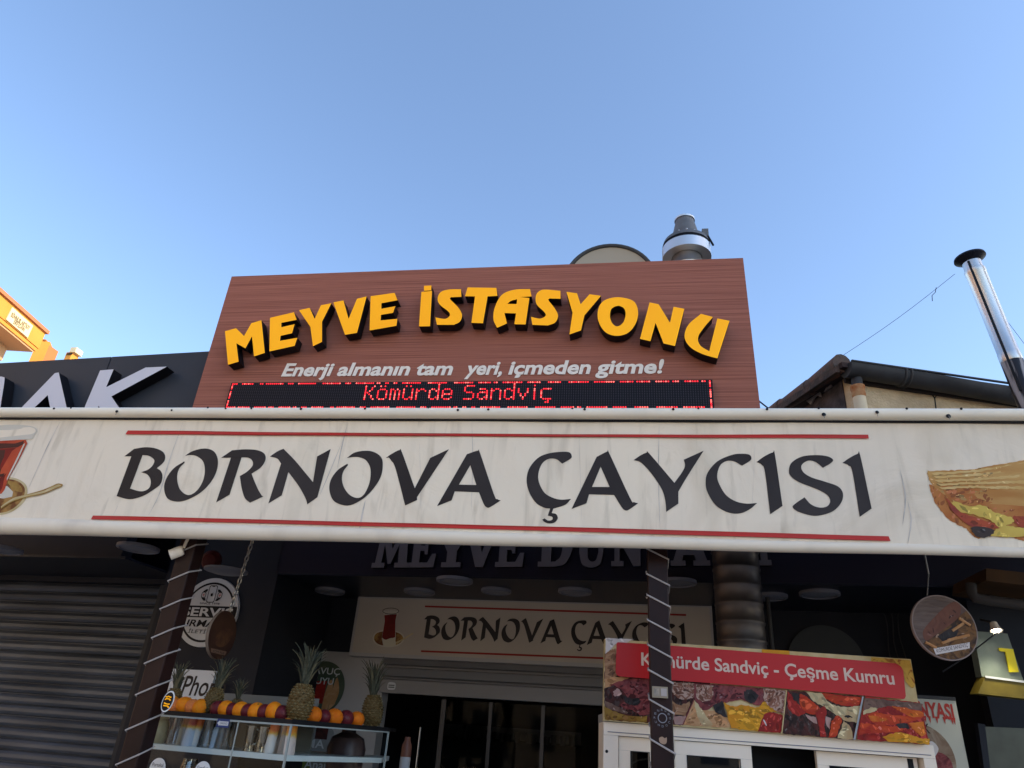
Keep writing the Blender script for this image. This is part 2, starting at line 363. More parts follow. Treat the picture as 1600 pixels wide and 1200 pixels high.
# shutter: curved slats, one mesh
s = thing('roller_shutter', 'closed dark grey roller shutter of horizontal slats at the lower left', 'shutter', SH.P(su1-2, .12))
q = MB(); pitch = .088; z = .12; vs = []; fs = []; prof = [(0, .0), (.06, .018), (.3, .028), (.6, .026), (.82, .014), (.9, .002), (.93, -.006), (1, -.006)]
n = 0
rs_h = random.Random(2)
while z < zt:
    jo = rs_h.uniform(-.004, .004); jt = rs_h.uniform(-.003, .003)
    for a, d in prof:
        d += jo
        vs += [SH.P(-6, z+a*pitch, d), SH.P(su1+.01, z+a*pitch+jt, d)]; n += 1
    z += pitch
for i in range(n-1): fs.append((2*i, 2*i+1, 2*i+3, 2*i+2))
q.add(vs, fs, m_shut); q.build('slats', s)
# grey sign with AK letters
t = thing('neighbour_sign', 'dark grey sign board with large white slanting letters left of the brown sign', 'sign', LF.P(-3, 3.3))
tl = LF.uv(-10, 568); tr = LF.uv(325, 549); sx = LF.uv(175, 556)[0]
q = MB(); g = .006
yt = lambda u: tl[1]+(tr[1]-tl[1])*(u-tl[0])/(tr[0]-tl[0])
q.pquad(LF, [(-8, 3.32), (sx-g, 3.32), (sx-g, yt(sx)), (-8, yt(-8))], -.15, 0, m_grey)
q.pquad(LF, [(sx+g, 3.32), (lu1, 3.32), (lu1, yt(lu1)), (sx+g, yt(sx))], -.15, 0, m_grey); q.build('board', t)
Lz = LF.off(.13); z7 = Zm(0, 430, 2.857)
for lp in ([(-190, 452), (5, 452), (14, 455, 1), (20, 470, 1), (0, 600), (-25, 690), (-75, 690), (-55, 560), (-110, 640), (-150, 640), (-180, 690)],
           [(0, 690), (245, 437), (262, 434), (320, 690), (255, 690), (230, 604), (126, 604), (62, 690)],
           [(447, 425), (507, 420), (474, 500), (650, 412), (745, 408), (497, 541), (600, 690), (520, 690), (440, 583), (395, 690), (335, 690)]):
    loops = [[Lz.uv(*p) for p in smooth(z7(lp))]]
    if lp[0][0] == 0: loops.append([Lz.uv(*p) for p in z7([(213, 535), (224, 592), (153, 592)])])
    MB().sheet(LF, loops, .015, .13, m_wlet, m_black).build('letter', t)
# ------------------------------------------------------------------ brown sign board
t = thing('rooftop_sign', 'large brown wood grain sign board with yellow raised lettering above the awning', 'sign', S.P(-1.3, 3.35))
c4 = [S.uv(362, 432), S.uv(1161, 403)]
bl = (c4[0][0]+.0, 3.35); br = (c4[1][0]+.02, 3.35)
MB().pquad(S, [bl, br, c4[1], c4[0]], -.18, 0, m_board).build('board', t)
zb, zc = Zm(300, 320, 3.2), Zm(750, 320, 3.2)
Y = [(zb, [[(165,632),(220,617),(260,656),(297,592),(347,577),(364,740),(310,758),(300,657),(267,718),(222,692),(233,784),(180,800)]]),
 (zb, [[(390,565),(510,537),(523,575),(447,590),(447,612),(513,597),(500,642),(443,655),(440,680),(527,665),(513,705),(387,733)]]),
 (zb, [[(535,527),(588,515),(613,570),(645,502),(697,492),(650,585),(650,685),(605,707),(592,610)]]),
 (zb, [[(707,488),(757,478),(783,570),(825,470),(873,458),(825,640),(765,650)]]),
 (zb, [[(893,457),(1013,440),(1028,477),(947,492),(947,520),(1017,507),(1005,540),(945,550),(943,578),(1027,570),(1022,605),(888,628)]]),
 (zb, [[(1147,435),(1200,431),(1190,607),(1135,608)],[(1160,405),(1197,403),(1196,428),(1160,430)]]),
 (zb, [[(1345,422),(1347,460),(1295,462),(1291,472,1),(1330,512,1),(1350,550,1),(1340,583,1),(1310,600),(1225,600),(1217,563),(1265,570,1),(1288,555,1),(1283,535,1),(1240,500,1),(1228,470,1),(1242,438,1),(1280,424,1)]]),
 (zb, [[(1378,413),(1522,415),(1527,455),(1478,458),(1455,592),(1397,590),(1415,458),(1365,457)]]),
 (zc, [[(250,421),(258,458),(200,461),(247,466),(228,598),(172,597),(180,543),(122,541),(135,593),(85,615),(67,570,1),(75,510,1),(110,450,1),(170,425,1)],[(186,472),(183,496),(137,496),(155,480,1)]]),
 (zc, [[(402,430),(403,470),(348,468),(343,478,1),(375,520,1),(390,555,1),(376,588,1),(340,603),(262,600),(255,560),(300,569,1),(327,555,1),(322,537,1),(285,500,1),(278,470,1),(287,440,1),(320,424,1)]]),
 (zc, [[(432,435),(485,442),(503,497),(548,447),(605,455),(522,553),(505,628),(447,648),(463,540)]]),
 (zc, [[(690,462,1),(765,480,1),(790,530,1),(780,590,1),(740,640,1),(680,655,1),(625,635,1),(592,580,1),(592,520,1),(622,478,1)],[(690,505,1),(720,518,1),(728,550,1),(715,590,1),(685,608,1),(660,590,1),(650,555,1),(658,520,1)]]),
 (zc, [[(848,488),(893,497),(950,590),(968,510),(1022,520),(975,706),(918,693),(878,590),(852,682),(800,670)]]),
 (zc, [[(1105,545),(1165,561),(1115,620,1),(1090,665,1),(1103,705,1),(1146,732),(1187,568),(1248,580),(1187,768),(1110,745,1),(1050,710,1),(1023,660,1),(1042,600,1)]])]
Sf = S.off(.125)
for zm, loops in Y:
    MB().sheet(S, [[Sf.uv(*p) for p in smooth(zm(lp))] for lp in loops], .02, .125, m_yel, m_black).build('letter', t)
    c = [sum(x)/len(loops[0]) for x in zip(*[p[:2] for p in loops[0]])]
for body, a_, b_ in (('Enerji', 440, 516), ('almanın', 526, 638), ('tam', 648, 705), ('yeri,', 727, 784), ('içmeden', 794, 921), ('gitme!', 931, 1034)):
    MB().text(S, body, (a_, 588-(a_-440)*.008), (b_, 588-(b_-440)*.008), .128, .004, .008, m_ltr, bold=.030, shear=.22).build('tagline_word', t)
# led display
SL = S.off(.049); tl, tr = SL.uv(364, 600), SL.uv(1109, 595.5); z0 = tl[1]
d = thing('led_display', 'long black message display with red dot letters at the foot of the brown sign', 'display', S.P((tl[0]+tr[0])/2, z0-.6))
NC, NR = 218, 16; pu = (tr[0]-tl[0])/(NC-1)
row0 = lambda c: tl[1]+(tr[1]-tl[1])*c/(NC-1)
pv = (SL.uv(700, 598)[1]-SL.uv(700, 636.3)[1])/(NR-1)
MB().pquad(S, [(tl[0]-.02, z0-pv*16), (tr[0]+.02, tr[1]-pv*16), (tr[0]+.02, tr[1]+.015), (tl[0]-.02, z0+.015)], 0.002, .045, m_ledface).build('screen', d)
font = {'K':'10001 10010 10010 10100 11000 10100 10010 10010 10001','ö':'01010 00000 01110 10001 10001 10001 10001 10001 01110','m':'00000 00000 11010 10101 10101 10101 10101 10101 10101','ü':'01010 00000 10001 10001 10001 10001 10001 10011 01101','r':'00000 00000 10110 11001 10000 10000 10000 10000 10000','d':'00001 00001 01101 10011 10001 10001 10001 10011 01101','e':'00000 00000 01110 10001 10001 11111 10000 10001 01110','S':'01111 10000 10000 10000 01110 00001 00001 00001 11110','a':'00000 00000 01110 00001 01111 10001 10001 10011 01101','n':'00000 00000 10110 11001 10001 10001 10001 10001 10001','v':'00000 00000 10001 10001 10001 01010 01010 00100 00100','i':'01000 00000 01000 01000 01000 01000 01000 01000 01000','ç':'00000 00000 01111 10000 10000 10000 10000 10000 01111 00010 00110',' ':'00000'}
lit = set(); c0 = 66
for ch in 'Kömürde Sandviç':
    for r, row in enumerate(font[ch].split()):
        for c, b in enumerate(row):
            if b == '1': lit.add((c0+c, r+2))
    if ch == 'd': lit.add((c0+4, 1))
    c0 += 6 if ch not in 'i ' else 4
rr = random.Random(3); c = 0
while c < NC:
    L1 = rr.choice((2, 3, 6, 9)); gap = rr.choice((1, 2, 2, 3))
    for k in range(L1):
        if c+k < NC: lit.add((c+k, 0))
        if (c+k+37) % NC < NC: lit.add(((c+k+37) % NC, NR-1))
    c += L1+gap
for r in range(NR):
    if r % 6 != 4: lit.add((0, r)); lit.add((NC-1, r))
on = MB(); of = MB()
for c in range(NC):
    for r in range(NR):
        u = tl[0]+c*pu; v = row0(c)-r*pv; k = (c, r) in lit; R = pu*(.39 if k else .22)
        (on if k else of).add([S.P(u+R*math.cos(a*math.pi/3), v+R*math.sin(a*math.pi/3), .049) for a in range(6)], [range(6)], (m_ledhot if rr.random() < .3 else m_ledon) if k else m_ledoff)
on.build('lit_dot', d, kind='stuff'); of.build('unlit_dot', d, kind='stuff')
# ------------------------------------------------------------------ rooftop things
p = at(950, 405, 7.6)
t = thing('satellite_dish', 'beige round dish with dark rim showing its top over the brown sign', 'satellite dish', (p.x, p.y+.2, 4.5))
R = .40; e1 = at(905, 411, 7.6); e2 = at(1000, 408, 7.6); ctr = at(953, 440, 7.6); ax = Vector((0, -1, 0))
R = (at(953, 384, 7.6)-ctr).length
MB().lathe(ctr, ax, [(0, -.06), (R*.5, -.045), (R*.92, -.01), (R*.96, .0)], mat('dish_face', (.42, .37, .29), .7), 48).build('reflector', t)
q = MB(); q.tube([ctr+Vector((math.cos(a)*R, 0, math.sin(a)*R)) for a in [i*math.pi/24 for i in range(49)]], .028, mat('dish_rim', (.06, .06, .06), .5), 8, False); q.build('rim', t)
q = MB(); q.tube([ctr+Vector((0, .12, 0)), (ctr.x, ctr.y+.3, ctr.z-.2), (ctr.x, ctr.y+.3, 3.6)], .03, m_grim); q.build('mast', t)
pt = at(1073, 345, 6.6); pb = at(1073, 402, 6.6); H = pt.z-pb.z; r0 = (at(1112, 385, 6.6)-at(1036, 385, 6.6)).length/2
t = thing('roof_vent_fan', 'grey conical extractor fan with silver band behind the right end of the brown sign', 'extractor fan', (pb.x, pb.y, 3.6))
cx = Vector((pb.x, pb.y, 0)); zt_ = pt.z
MB().lathe(cx+Vector((0, 0, zt_-H*.72)), (0, 0, 1), [(r0*.98, 0), (r0*.93, .05), (r0*.58, H*.24), (r0*.40, H*.66), (r0*.40, H*.70), (0, H*.74)], m_grim, 36).build('cone', t)
MB().lathe(cx+Vector((0, 0, zt_-H*.02)), (0, 0, 1), [(r0*.43, 0), (r0*.44, .02), (0, .03)], m_galv, 30).build('cap', t)
MB().lathe(cx+Vector((0, 0, zt_-H*.80)), (0, 0, 1), [(r0*.95, 0), (r0*.95, H*.08)], m_black, 36).build('louvre', t)
MB().lathe(cx+Vector((0, 0, zt_-H*1.04)), (0, 0, 1), [(r0*.62, -.002), (r0, 0), (r0, H*.24), (r0*.96, H*.24)], m_galv, 36).build('band', t)
MB().lathe(cx+Vector((0, 0, 3.6)), (0, 0, 1), [(r0*.6, 0), (r0*.6, zt_-H*1.3-3.6), (r0*.62, zt_-H*1.28-3.6), (r0*.60, zt_-H*1.26-3.6), (r0*.60, zt_-H*1.03-3.6)], m_steel, 36).build('stack', t)
q = MB(); b = cx+Vector((r0*.72, -.1, zt_-H*.62)); q.box(b+Vector((-.02, 0, .02)), b+Vector((.05, .07, .12)), m_grim); q.tube([b+Vector((.02, .03, .10)), b+Vector((.09, 0, -.12))], .012, m_black); q.build('bracket', t)
for a in range(12): MB().lathe(cx+Vector((math.cos(a*.524)*r0*.62, math.sin(a*.524)*r0*.62, zt_-H*.50)), (math.cos(a*.524), math.sin(a*.524), .6), [(.012, 0), (.010, .012), (0, .015)], m_galv, 6).build('rivet', t)
# ------------------------------------------------------------------ old house on the right
h0 = at(1318, 577, 7.0); Hs = Plane(h0.x, h0.y, 17); ze = h0.z
t = thing('old_house', 'old house with beige plaster wall and broken tiled roof right of the brown sign', 'house', (h0.x+1, h0.y+1.5, 0))
MB().pbox(Hs, .05, 5.5, 0, ze-.06, -.12, -.0, m_plaster).build('front_wall', t)
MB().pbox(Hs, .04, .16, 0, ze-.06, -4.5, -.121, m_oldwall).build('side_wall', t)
nz = Hs.n
q = MB()   # roof slab rising away from the street
rs = .07
def RP(u, back, up): return Hs.P(u, ze+back*rs+up, -back)
q.hexa([RP(-.12, -.16, -.06), RP(5.5, -.16, -.06), RP(5.5, 4.6, -.06), RP(-.12, 4.6, -.06), RP(-.12, -.16, .0), RP(5.5, -.16, .0), RP(5.5, 4.6, .0), RP(-.12, 4.6, .0)], mat('roof_boards', (.06, .04, .035), .9, bump=.5, bscale=20)); q.build('roof_deck', t)
q = MB(); rr = random.Random(5)
for k in range(13):
    b0 = -.10+k*.62
    for j, u in enumerate([-.03+i*.23 for i in range(24)]):
        jx = rr.uniform(-.02, .02); r_ = .10+rr.uniform(-.012, .012)
        if k == 0 and j > 0: continue
        q.tube([RP(u+jx-.05, b0, -.01+rr.uniform(-.012, .04)), RP(u+jx*.5-.05, b0+.70, .0)], [r_*1.0, r_*.72], m_tile, 12)
q.build('roof_tiles', t)
q = MB()  # verge board and mortar on the left edge
q.hexa([RP(-.16, -.1, -.10), RP(-.12, -.1, -.10), RP(-.12, 4.6, -.10), RP(-.16, 4.6, -.10), RP(-.16, -.1, -.02), RP(-.12, -.1, -.02), RP(-.12, 4.6, -.02), RP(-.16, 4.6, -.02)], mat('verge', (.10, .065, .05), .9, col2=(.05, .04, .035), scale=9, bump=.6, bscale=30)); q.build('verge_board', t)
gt = MB(); n = 10   # half round gutter with brackets
vs = []; fs = []
us = [-.06, .9, 1.8, 2.7, 3.6, 5.4]
for i, u in enumerate(us):
    for k in range(n+1):
        a = math.pi*k/n; vs.append(Hs.P(u, ze-.03-.13*math.sin(a)-.022*u+.008*math.sin(u*2), .12+.115*math.cos(a)))
for i in range(len(us)-1):
    for k in range(n): fs.append((i*(n+1)+k, i*(n+1)+k+1, (i+1)*(n+1)+k+1, (i+1)*(n+1)+k))
gt.add(vs, fs, m_gutter, True); gt.add(vs[:n+1], [range(n+1)], m_gutter)
gt.pbox(Hs, -.06, 5.4, ze-.035, ze-.02, .22, .245, m_gutter)
for u in (.55, 1.75, 2.9):
    for w in (u, u+.06): gt.tube([Hs.P(w, ze-.03-.012*w-.137*math.sin(math.pi*k/8), .12+.122*math.cos(math.pi*k/8)) for k in range(9)], .012, m_gutter, 6)
gt.build('gutter', t)
MB().pbox(Hs, -.02, 5.4, ze-.17, ze-.06, .001, .03, mat('dark_eaves_board', (.05, .042, .038), .9)).build('fascia_board', t)  # dark brown board behind the gutter
dq = MB(); du = .06
dq.tube([Hs.P(du, ze-.15, .10), Hs.P(du, ze-.27, .09)], .055, m_gutter, 14); dq.build('pipe_outlet', t)
dp = MB(); dp.tube([Hs.P(du, ze-.26, .09), Hs.P(du, 3, .09)], .062, m_pipe, 16); dp = dp.build('downpipe', t)
MB().lathe(Hs.P(du, ze-.37, .09), (0, 0, 1), [(.064, 0), (.068, .03), (.065, .07), (.073, .10), (.073, .13)], m_rust, 16).build('rust_collar', dp)
q = MB(); side = Plane(*Hs.P(.04, 0, 0)[:2], 17-90)   # peeling render on the side wall
sp = Zm(1190, 540, 7.619)
for lp in ([(525, 640), (690, 530), (715, 570), (722, 615), (680, 595), (655, 610), (625, 660), (605, 705), (570, 680)], [(760, 555), (800, 470), (835, 430), (850, 490), (800, 525)], [(560, 480), (720, 390), (740, 420), (640, 520)]):
    q.sheet(side, [[side.uv(*p) for p in sp(lp)]], .004, .02, m_peel)
q.build('peeling_render', t)
q = MB(); cr = [Hs.uv(x, y)+(0,) for x, y in ((1452, 612), (1460, 622), (1463, 645), (1465, 690))]
q.tube([Hs.P(a, b, .004) for a, b, _ in cr], .006, m_black, 6); q.tube([Hs.P(*Hs.uv(1460, 622), .004), Hs.P(*Hs.uv(1470, 610), .004)], .005, m_black, 6); q.build('crack', t)
# stainless chimney
t0, t1 = at(1517, 408, 6.6), at(1616, 650, 6.6); ax = (t0-t1).normalized(); Lc = (t0-t1).length
rc = (at(1585, 532, 6.6)-at(1553, 545, 6.6)).length/2*.84
t = thing('steel_chimney', 'leaning stainless steel chimney pipe with black rain cap at the right', 'chimney', t1-ax*1.0)
wr = (t1-at(1582, 566, 6.6)).length
MB().lathe(t1, ax, [(rc, wr), (rc*1.03, wr+.01), (rc*1.03, wr+.10), (rc, wr+.11), (rc, Lc*.90), (rc*1.05, Lc*.905), (rc*1.05, Lc*.93), (rc*.93, Lc*.935), (rc*.93, Lc*.985)], m_steel, 36).build('pipe', t)
MB().lathe(t1, ax, [(rc*1.02, -1.0), (rc*1.02, wr)], mat('black_wrap', (.02, .02, .028), .3, col2=(.35, .33, .34), scale=4, stretch=(4, 4, .35), lo=.47, hi=.56), 30).build('wrapped_base', t)
MB().lathe(t0+ax*.03, ax, [(rc*.9, -.05), (rc*1.58, 0), (rc*1.54, .02), (rc*.3, .07), (0, .08)], mat('black_cap', (.012, .013, .022), .5), 36).build('rain_cap', t)
q = MB(); off = Vector((-rc*.72, -rc*.72, 0)); q.tube([t1+ax*(wr*.4)+off*1.05, t1+ax*(Lc*.5)+off*1.08, t0-ax*.05+off], .012, m_black, 6); q.build('cable', t)
def wire(name, lab, pts, r=.0022):
    MB().tube(pts, r, m_black, 6).build(name, None, lab, 'wire')
c = at(1492, 428, 6.58); a = at(1316, 556, 7.1)
wire('stay_wire', 'thin wire sloping from the chimney cap to the corner of the tiled roof', [a+(c-a)*k/8+Vector((0, 0, -.03*math.sin(math.pi*k/8))) for k in range(9)])
p1_ = a+(c-a)*.84; wire('loose_wire', 'short loose end of wire dangling from the sloping stay wire', [p1_, p1_+Vector((-.02, 0, -.06)), p1_+Vector((-.06, 0, -.10)), p1_+Vector((-.07, 0, -.17))], .0035)
wire('guy_wire', 'short thin wire right of the chimney running down out of the picture', [at(1574, 502, 6.7), at(1640, 590, 6.9)])
wire('roof_cable', 'pale short cable between the brown sign edge and the tiled roof', [at(1180, 622, 6.9), at(1203, 640, 6.9), at(1225, 660, 6.9)], .008)
# ------------------------------------------------------------------ orange building, left
o = at(71, 521, 18.); O = Plane(o.x, o.y, 98)
t = thing('orange_building', 'sunlit orange yellow apartment block with cream sign on its parapet at far left', 'building', (o.x-6, o.y-6, 0))
zt0 = o.z; e = O.uv(55, 551); zb0 = O.uv(57, 549)[1]; zm0 = O.uv(59, 543.5)[1]
x0 = -18.
MB().pbox(O, x0, 0, zm0, zt0, -1.6, 0, m_orange).build('parapet', t)
MB().pbox(O, x0, .06, zt0, zt0+.12, -1.7, .08, mat('tile_coping', (.45, .18, .09), .9)).build('coping', t)
MB().pbox(O, x0, -.05, zb0, zm0-.02, -1.6, -.02, m_orange).build('fascia_band', t)
MB().pbox(O, x0, -.1, zb0-.06, zb0, -1.7, -.06, m_peach).build('soffit', t)
MB().pbox(O, x0, -.4, 0, zb0-.06, -10, -1.2, m_peach).build('wall', t)
q = MB(); q.pbox(O, x0, -.3, zb0-.55, zb0-.06, -1.2, -.8, m_peach); q.build('soffit_beam', t)
cs = [O.uv(450/10+3.2-6, 450+77.5)]
q4 = [O.uv(8, 499), O.uv(41.5, 527.5), O.uv(50, 509), O.uv(18, 480)]
cs = MB(); cs.sheet(O, [q4], .006, .04, m_creamsign, m_creamsign); cs = cs.build('name_panel', t)
MB().text(O, 'BİNNUR ARTKIY', (14.5, 494), (43, 516), .15, .048, None, m_wtxt, bold=.02).build('lettering', cs)
MB().text(O, 'ERFİDAN', (18.5, 505), (35, 518), .15, .048, None, m_wtxt, bold=.02).build('lettering', cs)
wz = MB()
for k in range(6):
    u = -2.2-k*2.6; wz.pbox(O, u-1.6, u, zb0-1.9, zb0-.6, -1.199, -1.15, m_white)
    wz.pbox(O, u-1.5, u-.1, zb0-1.8, zb0-.7, -1.149, -1.14, mat('pane%d' % k, (.10, .12, .13), .15))
    wb = wz.build('window', t); wz = MB()
# stair head beyond
s0 = at(53, 556, 21.); s1 = at(91, 548, 22.); 
t2 = thing('stair_head_block', 'small brown and orange roof block beyond the end of the orange parapet', 'building', (s0.x, s0.y+1, 9))
pA = at(66, 536, 21.); pm_ = at(73, 544, 21.); pB = at(90, 547, 21.)
def wallquad(a, b, ztop, zbot, th, m, name, par):
    dv = (b-a); dv.z = 0; ang = math.degrees(math.atan2(dv.y, dv.x)); pl = Plane(a.x, a.y, ang)
    return MB().pbox(pl, 0, dv.length, zbot, ztop, -th, 0, m).build(name, par)
a = Vector((at(64, 537, 20).x, 20, 0)); b = Vector((at(74, 545, 20).x, 20, 0))
P2 = Plane(b.x, b.y, 60); zz = at(74, 544, 20).z
wallquad(a, b, at(70, 539, 20).z, 6, .5, m_brick, 'brown_face', t2)
b2 = Vector((b.x+.01, b.y, 0)); yy = 21.; cpt = Vector((at(89, 548, yy).x, yy, 0))
wallquad(b2, cpt, at(80, 543, 20.4).z, 6, .4, m_orange, 'orange_face', t2)
wallquad(b2+Vector((-.1, -.12, 0)), cpt+Vector((.15, -.1, 0)), at(80, 541.5, 20.4).z, at(80, 543.2, 20.4).z, .6, m_brick, 'coping', t2)
pv_ = at(113, 557, 24.)
t = thing('roof_chimney', 'tiny sunlit chimney stub standing beyond the dark grey neighbour sign', 'chimney', (pv_.x, pv_.y, 8))
q = MB(); q.box((pv_.x-.16, pv_.y-.2, 8), (pv_.x+.12, pv_.y+.2, pv_.z+.1), m_orange); q.build('stack', t)
q = MB(); q.box((pv_.x-.02, pv_.y-.22, pv_.z+.10), (pv_.x+.26, pv_.y+.2, pv_.z+.34), m_creamsign); q.box((pv_.x-.1, pv_.y-.23, pv_.z-.02), (pv_.x+.16, pv_.y-.201, pv_.z+.04), m_black); q.build('cowl', t)
# ------------------------------------------------------------------ unseen buildings added to shape the light
m_pane = mat('far_pane', (.06, .07, .09), .1)
def blocker_building(x0, x1, y, h, col, lab):
    t = thing('blocker_building', lab, 'building', ((x0+x1)/2, y-4, 0)); L = t.location
    MB().box((x0, y-9, 0), (x1, y, h), mat('street_render', col, .9)).build('wall', t)
    w0 = None; nx = int((x1-x0-1)/3.6)
    for i in range(nx):
        for j in range(int((h-.8)/3.1)):
            p = Vector((x0+1.9+i*3.6, y+.04, 1.2+j*3.1))
            if w0 is None: w0 = w_ = MB().box((L.x-.9, L.y-.04, L.z), (L.x+.9, L.y, L.z+1.7), m_pane).build('window', t)
            else: w_ = w0.copy(); SC.collection.objects.link(w_); w_.parent = t
            w_.location = p-L
blocker_building(24, 50, 2.3, 24, (.40, .34, .27), 'tall pale unseen block added at the far right to keep the sun off the shop front')  # added out of view to shade the whole front
blocker_building(-75, 30, -40, 7.5, (.38, .31, .24), 'long low unseen terrace added behind the viewer to hide the bright horizon')  # added out of view to cover the horizon glow
t = thing('bounce_building', 'unseen sunlit cream block added behind the viewer to bounce warm light', 'building', (-20, -17, 0))  # added out of view as a warm reflector
cb = Plane(-9, -30, 135)
MB().pbox(cb, 0, 34, 0, 17, -10, 0, mat('cream_render', (.70, .58, .43), .9)).build('wall', t)
w0 = None
for i in range(9):
    for j in range(5):
        p = cb.P(2+i*3.6, 1.3+j*3.1, 0); L = t.location
        if w0 is None: w0 = w_ = MB().hexa([L+cb.ux*a+cb.n*b+Vector((0, 0, c)) for c in (0, 1.7) for a, b in ((-.7, .04), (.7, .04), (.7, .0), (-.7, .0))], m_pane).build('window', t)
        else: w_ = w0.copy(); SC.collection.objects.link(w_); w_.parent = t
        w_.location = p-L
# ------------------------------------------------------------------ awning
zf = 0; t = thing('shop_awning', 'long dirty white awning with black calligraphic shop name across the whole street front', 'awning', (-.6, 3.6, 2.5))
XL, XR = A.uv(-420, 650)[0], A.uv(2120, 650)[0]
zt1 = A.uv(800, 640)[1]; zg = A.uv(800, 656)[1]; zf = A.uv(800, 832)[1]; zbm = A.uv(800, 850)[1]
# gently waved fabric
nu, nv = 300, 22
def wav(x, z):
    k = (z-zbm)/(zg-zbm)
    return .0025*math.sin(x*3.1+1.2*k)+.0015*math.sin(x*7.3-2*k)+.003*math.sin(math.pi*k)
def fabz(x, k):
    b = A.uv(800, 830)[1]; return b-.02+(zg-.005-b+.02)*k
vs = [(XL+(XR-XL)*i/nu, 3.6+.012+wav(XL+(XR-XL)*i/nu, fabz(0, j/nv)), fabz(0, j/nv)) for j in range(nv+1) for i in range(nu+1)]
fs = [(j*(nu+1)+i, j*(nu+1)+i+1, (j+1)*(nu+1)+i+1, (j+1)*(nu+1)+i) for j in range(nv) for i in range(nu)]
MB().add(vs, fs, m_fabric, True).build('valance', t)
# top rail: rounded profile
pr = []; hr = zt1-zg
for k in range(13):
    a = math.pi*(k/12); pr.append((-.045*math.sin(a)**.6, zg+.004+(hr-.004)*(.5-.5*math.cos(a))))
pr += [(.05, zt1), (.05, zg+.004)]
n = len(pr); sl_ = .0
vs = [(x, 3.6+y, z) for x in (XL, XR) for y, z in pr]; fs = [(i, n+i, n+(i+1) % n, (i+1) % n) for i in range(n)]
tr_ = MB().add(vs, fs, m_rail, True); tr_.add(vs[:n], [range(n)], m_rail); tr_.add(vs[n:], [range(n)[::-1]], m_rail); tr_ = tr_.build('top_rail', t)
MB().box((XL, 3.600, zg-.006), (XR, 3.64, zg+.006), m_gap).build('rail_gap', t)
bt = MB(); ps = []; rs_ = []
pxs = [-420+i*62 for i in range(42)]
for i, px in enumerate(pxs):
    top_y = 806+.0318*px-1.1e-6*px*px; bot_y = 832.5+.0232*px
    (ua, va), (ub, vb) = A.uv(px, top_y), A.uv(px, bot_y); r_ = (va-vb)/2; ps.append((ua, 3.6+r_*.75-.002, vb+r_+.002*math.sin(i*.9))); rs_.append(r_)
bt.tube(ps, rs_, m_rail2, 22); bt.build('bottom_rail', t)
rf = MB(); rf.hexa([(XL, 3.62, zt1-.06), (XR, 3.62, zt1-.06), (XR, 5.0, zt1-.02), (XL, 5.0, zt1-.02), (XL, 3.62, zt1-.02), (XR, 3.62, zt1-.02), (XR, 5.0, zt1+.02), (XL, 5.0, zt1+.02)], mat('awning_roof', (.10, .095, .09), .8)); rf.build('roof_sheet', t)
for x in (-4.3, -2.2, .3, 2.6):
    MB().tube([(x, 3.66, zbm+.1), (x, 5.0, zt1-.1)], .025, m_post, 10).build('arm', t)
# screw holes and drips on the rail
rr = random.Random(11)
q = MB()
for px, py, r in ((92,643,1.2),(118,642,.8),(190,648,1.5),(275,646,1),(330,641,1),(358,643,1),(398,643,1),(475,644,1.3),(574,643.5,1.1),(672,641,1),(718,646,1.2),(765,645,1.2),(895,643,1),(914,645,1.2),(1051,645,1.2),(1090,643,1),(1196,645,1.2),(1276,643,1.1),(1284,653,1.8),(1366,650,1.5),(1412,644,1.1),(1477,655,2),(1496,644.5,1.1)):
    a, b = A.uv(px, py); r *= .0042
    q.lathe((a, 3.552+.012*(abs(py-648)/8)**2, b), (0, -1, 0), [(r*1.5, 0), (r*1.2, .004), (0, .005)], m_black, 8)
    if r > .0055: q.pbox(A, a-.0012, a+.0012, b-.022, b, .045, .0475, mat('drip%d' % px, (.25, .24, .23), .7))
q.build('screw', tr_, kind='stuff')
# printed stripes and lettering, lying on the waves of the fabric
def conform(mb, b=0):
    for v in mb.v[b:]: v.y += .012+wav(v.x, v.z)
    return mb
Ad = A.off(.001); D = Ad.o.copy()
def poly(mb, pts, w, m, hole=None): mb.sheet(A, [[A.uv(*p) for p in smooth(pts)]]+([[A.uv(*p) for p in smooth(hole)]] if hole else []), w, None, m)
def fine(pts):
    return [(a[0]+(b[0]-a[0])*k/12, a[1]+(b[1]-a[1])*k/12) for a, b in zip(pts, pts[1:]+pts[:1]) for k in range(12)]
q = MB()
q.sheet(A, [[A.uv(*p) for p in fine([(195, 678), (199, 672), (460, 674.5), (760, 677.3), (1060, 678), (1357, 678.5), (1358, 684.5), (1060, 682.8), (760, 681.5), (460, 679.5)])]], .007, None, m_red)
q.sheet(A, [[A.uv(*p) for p in fine([(141, 811), (144, 805), (480, 812.8), (800, 821), (1100, 828.8), (1389, 837.5), (1392, 845), (1100, 836.2), (800, 827.5), (480, 819)])]], .007, None, m_red)
conform(q).build('stripe', t)
ba, bb, bc = Zm(100, 640, 3.2), Zm(500, 640, 3.2), Zm(900, 640, 3.2)
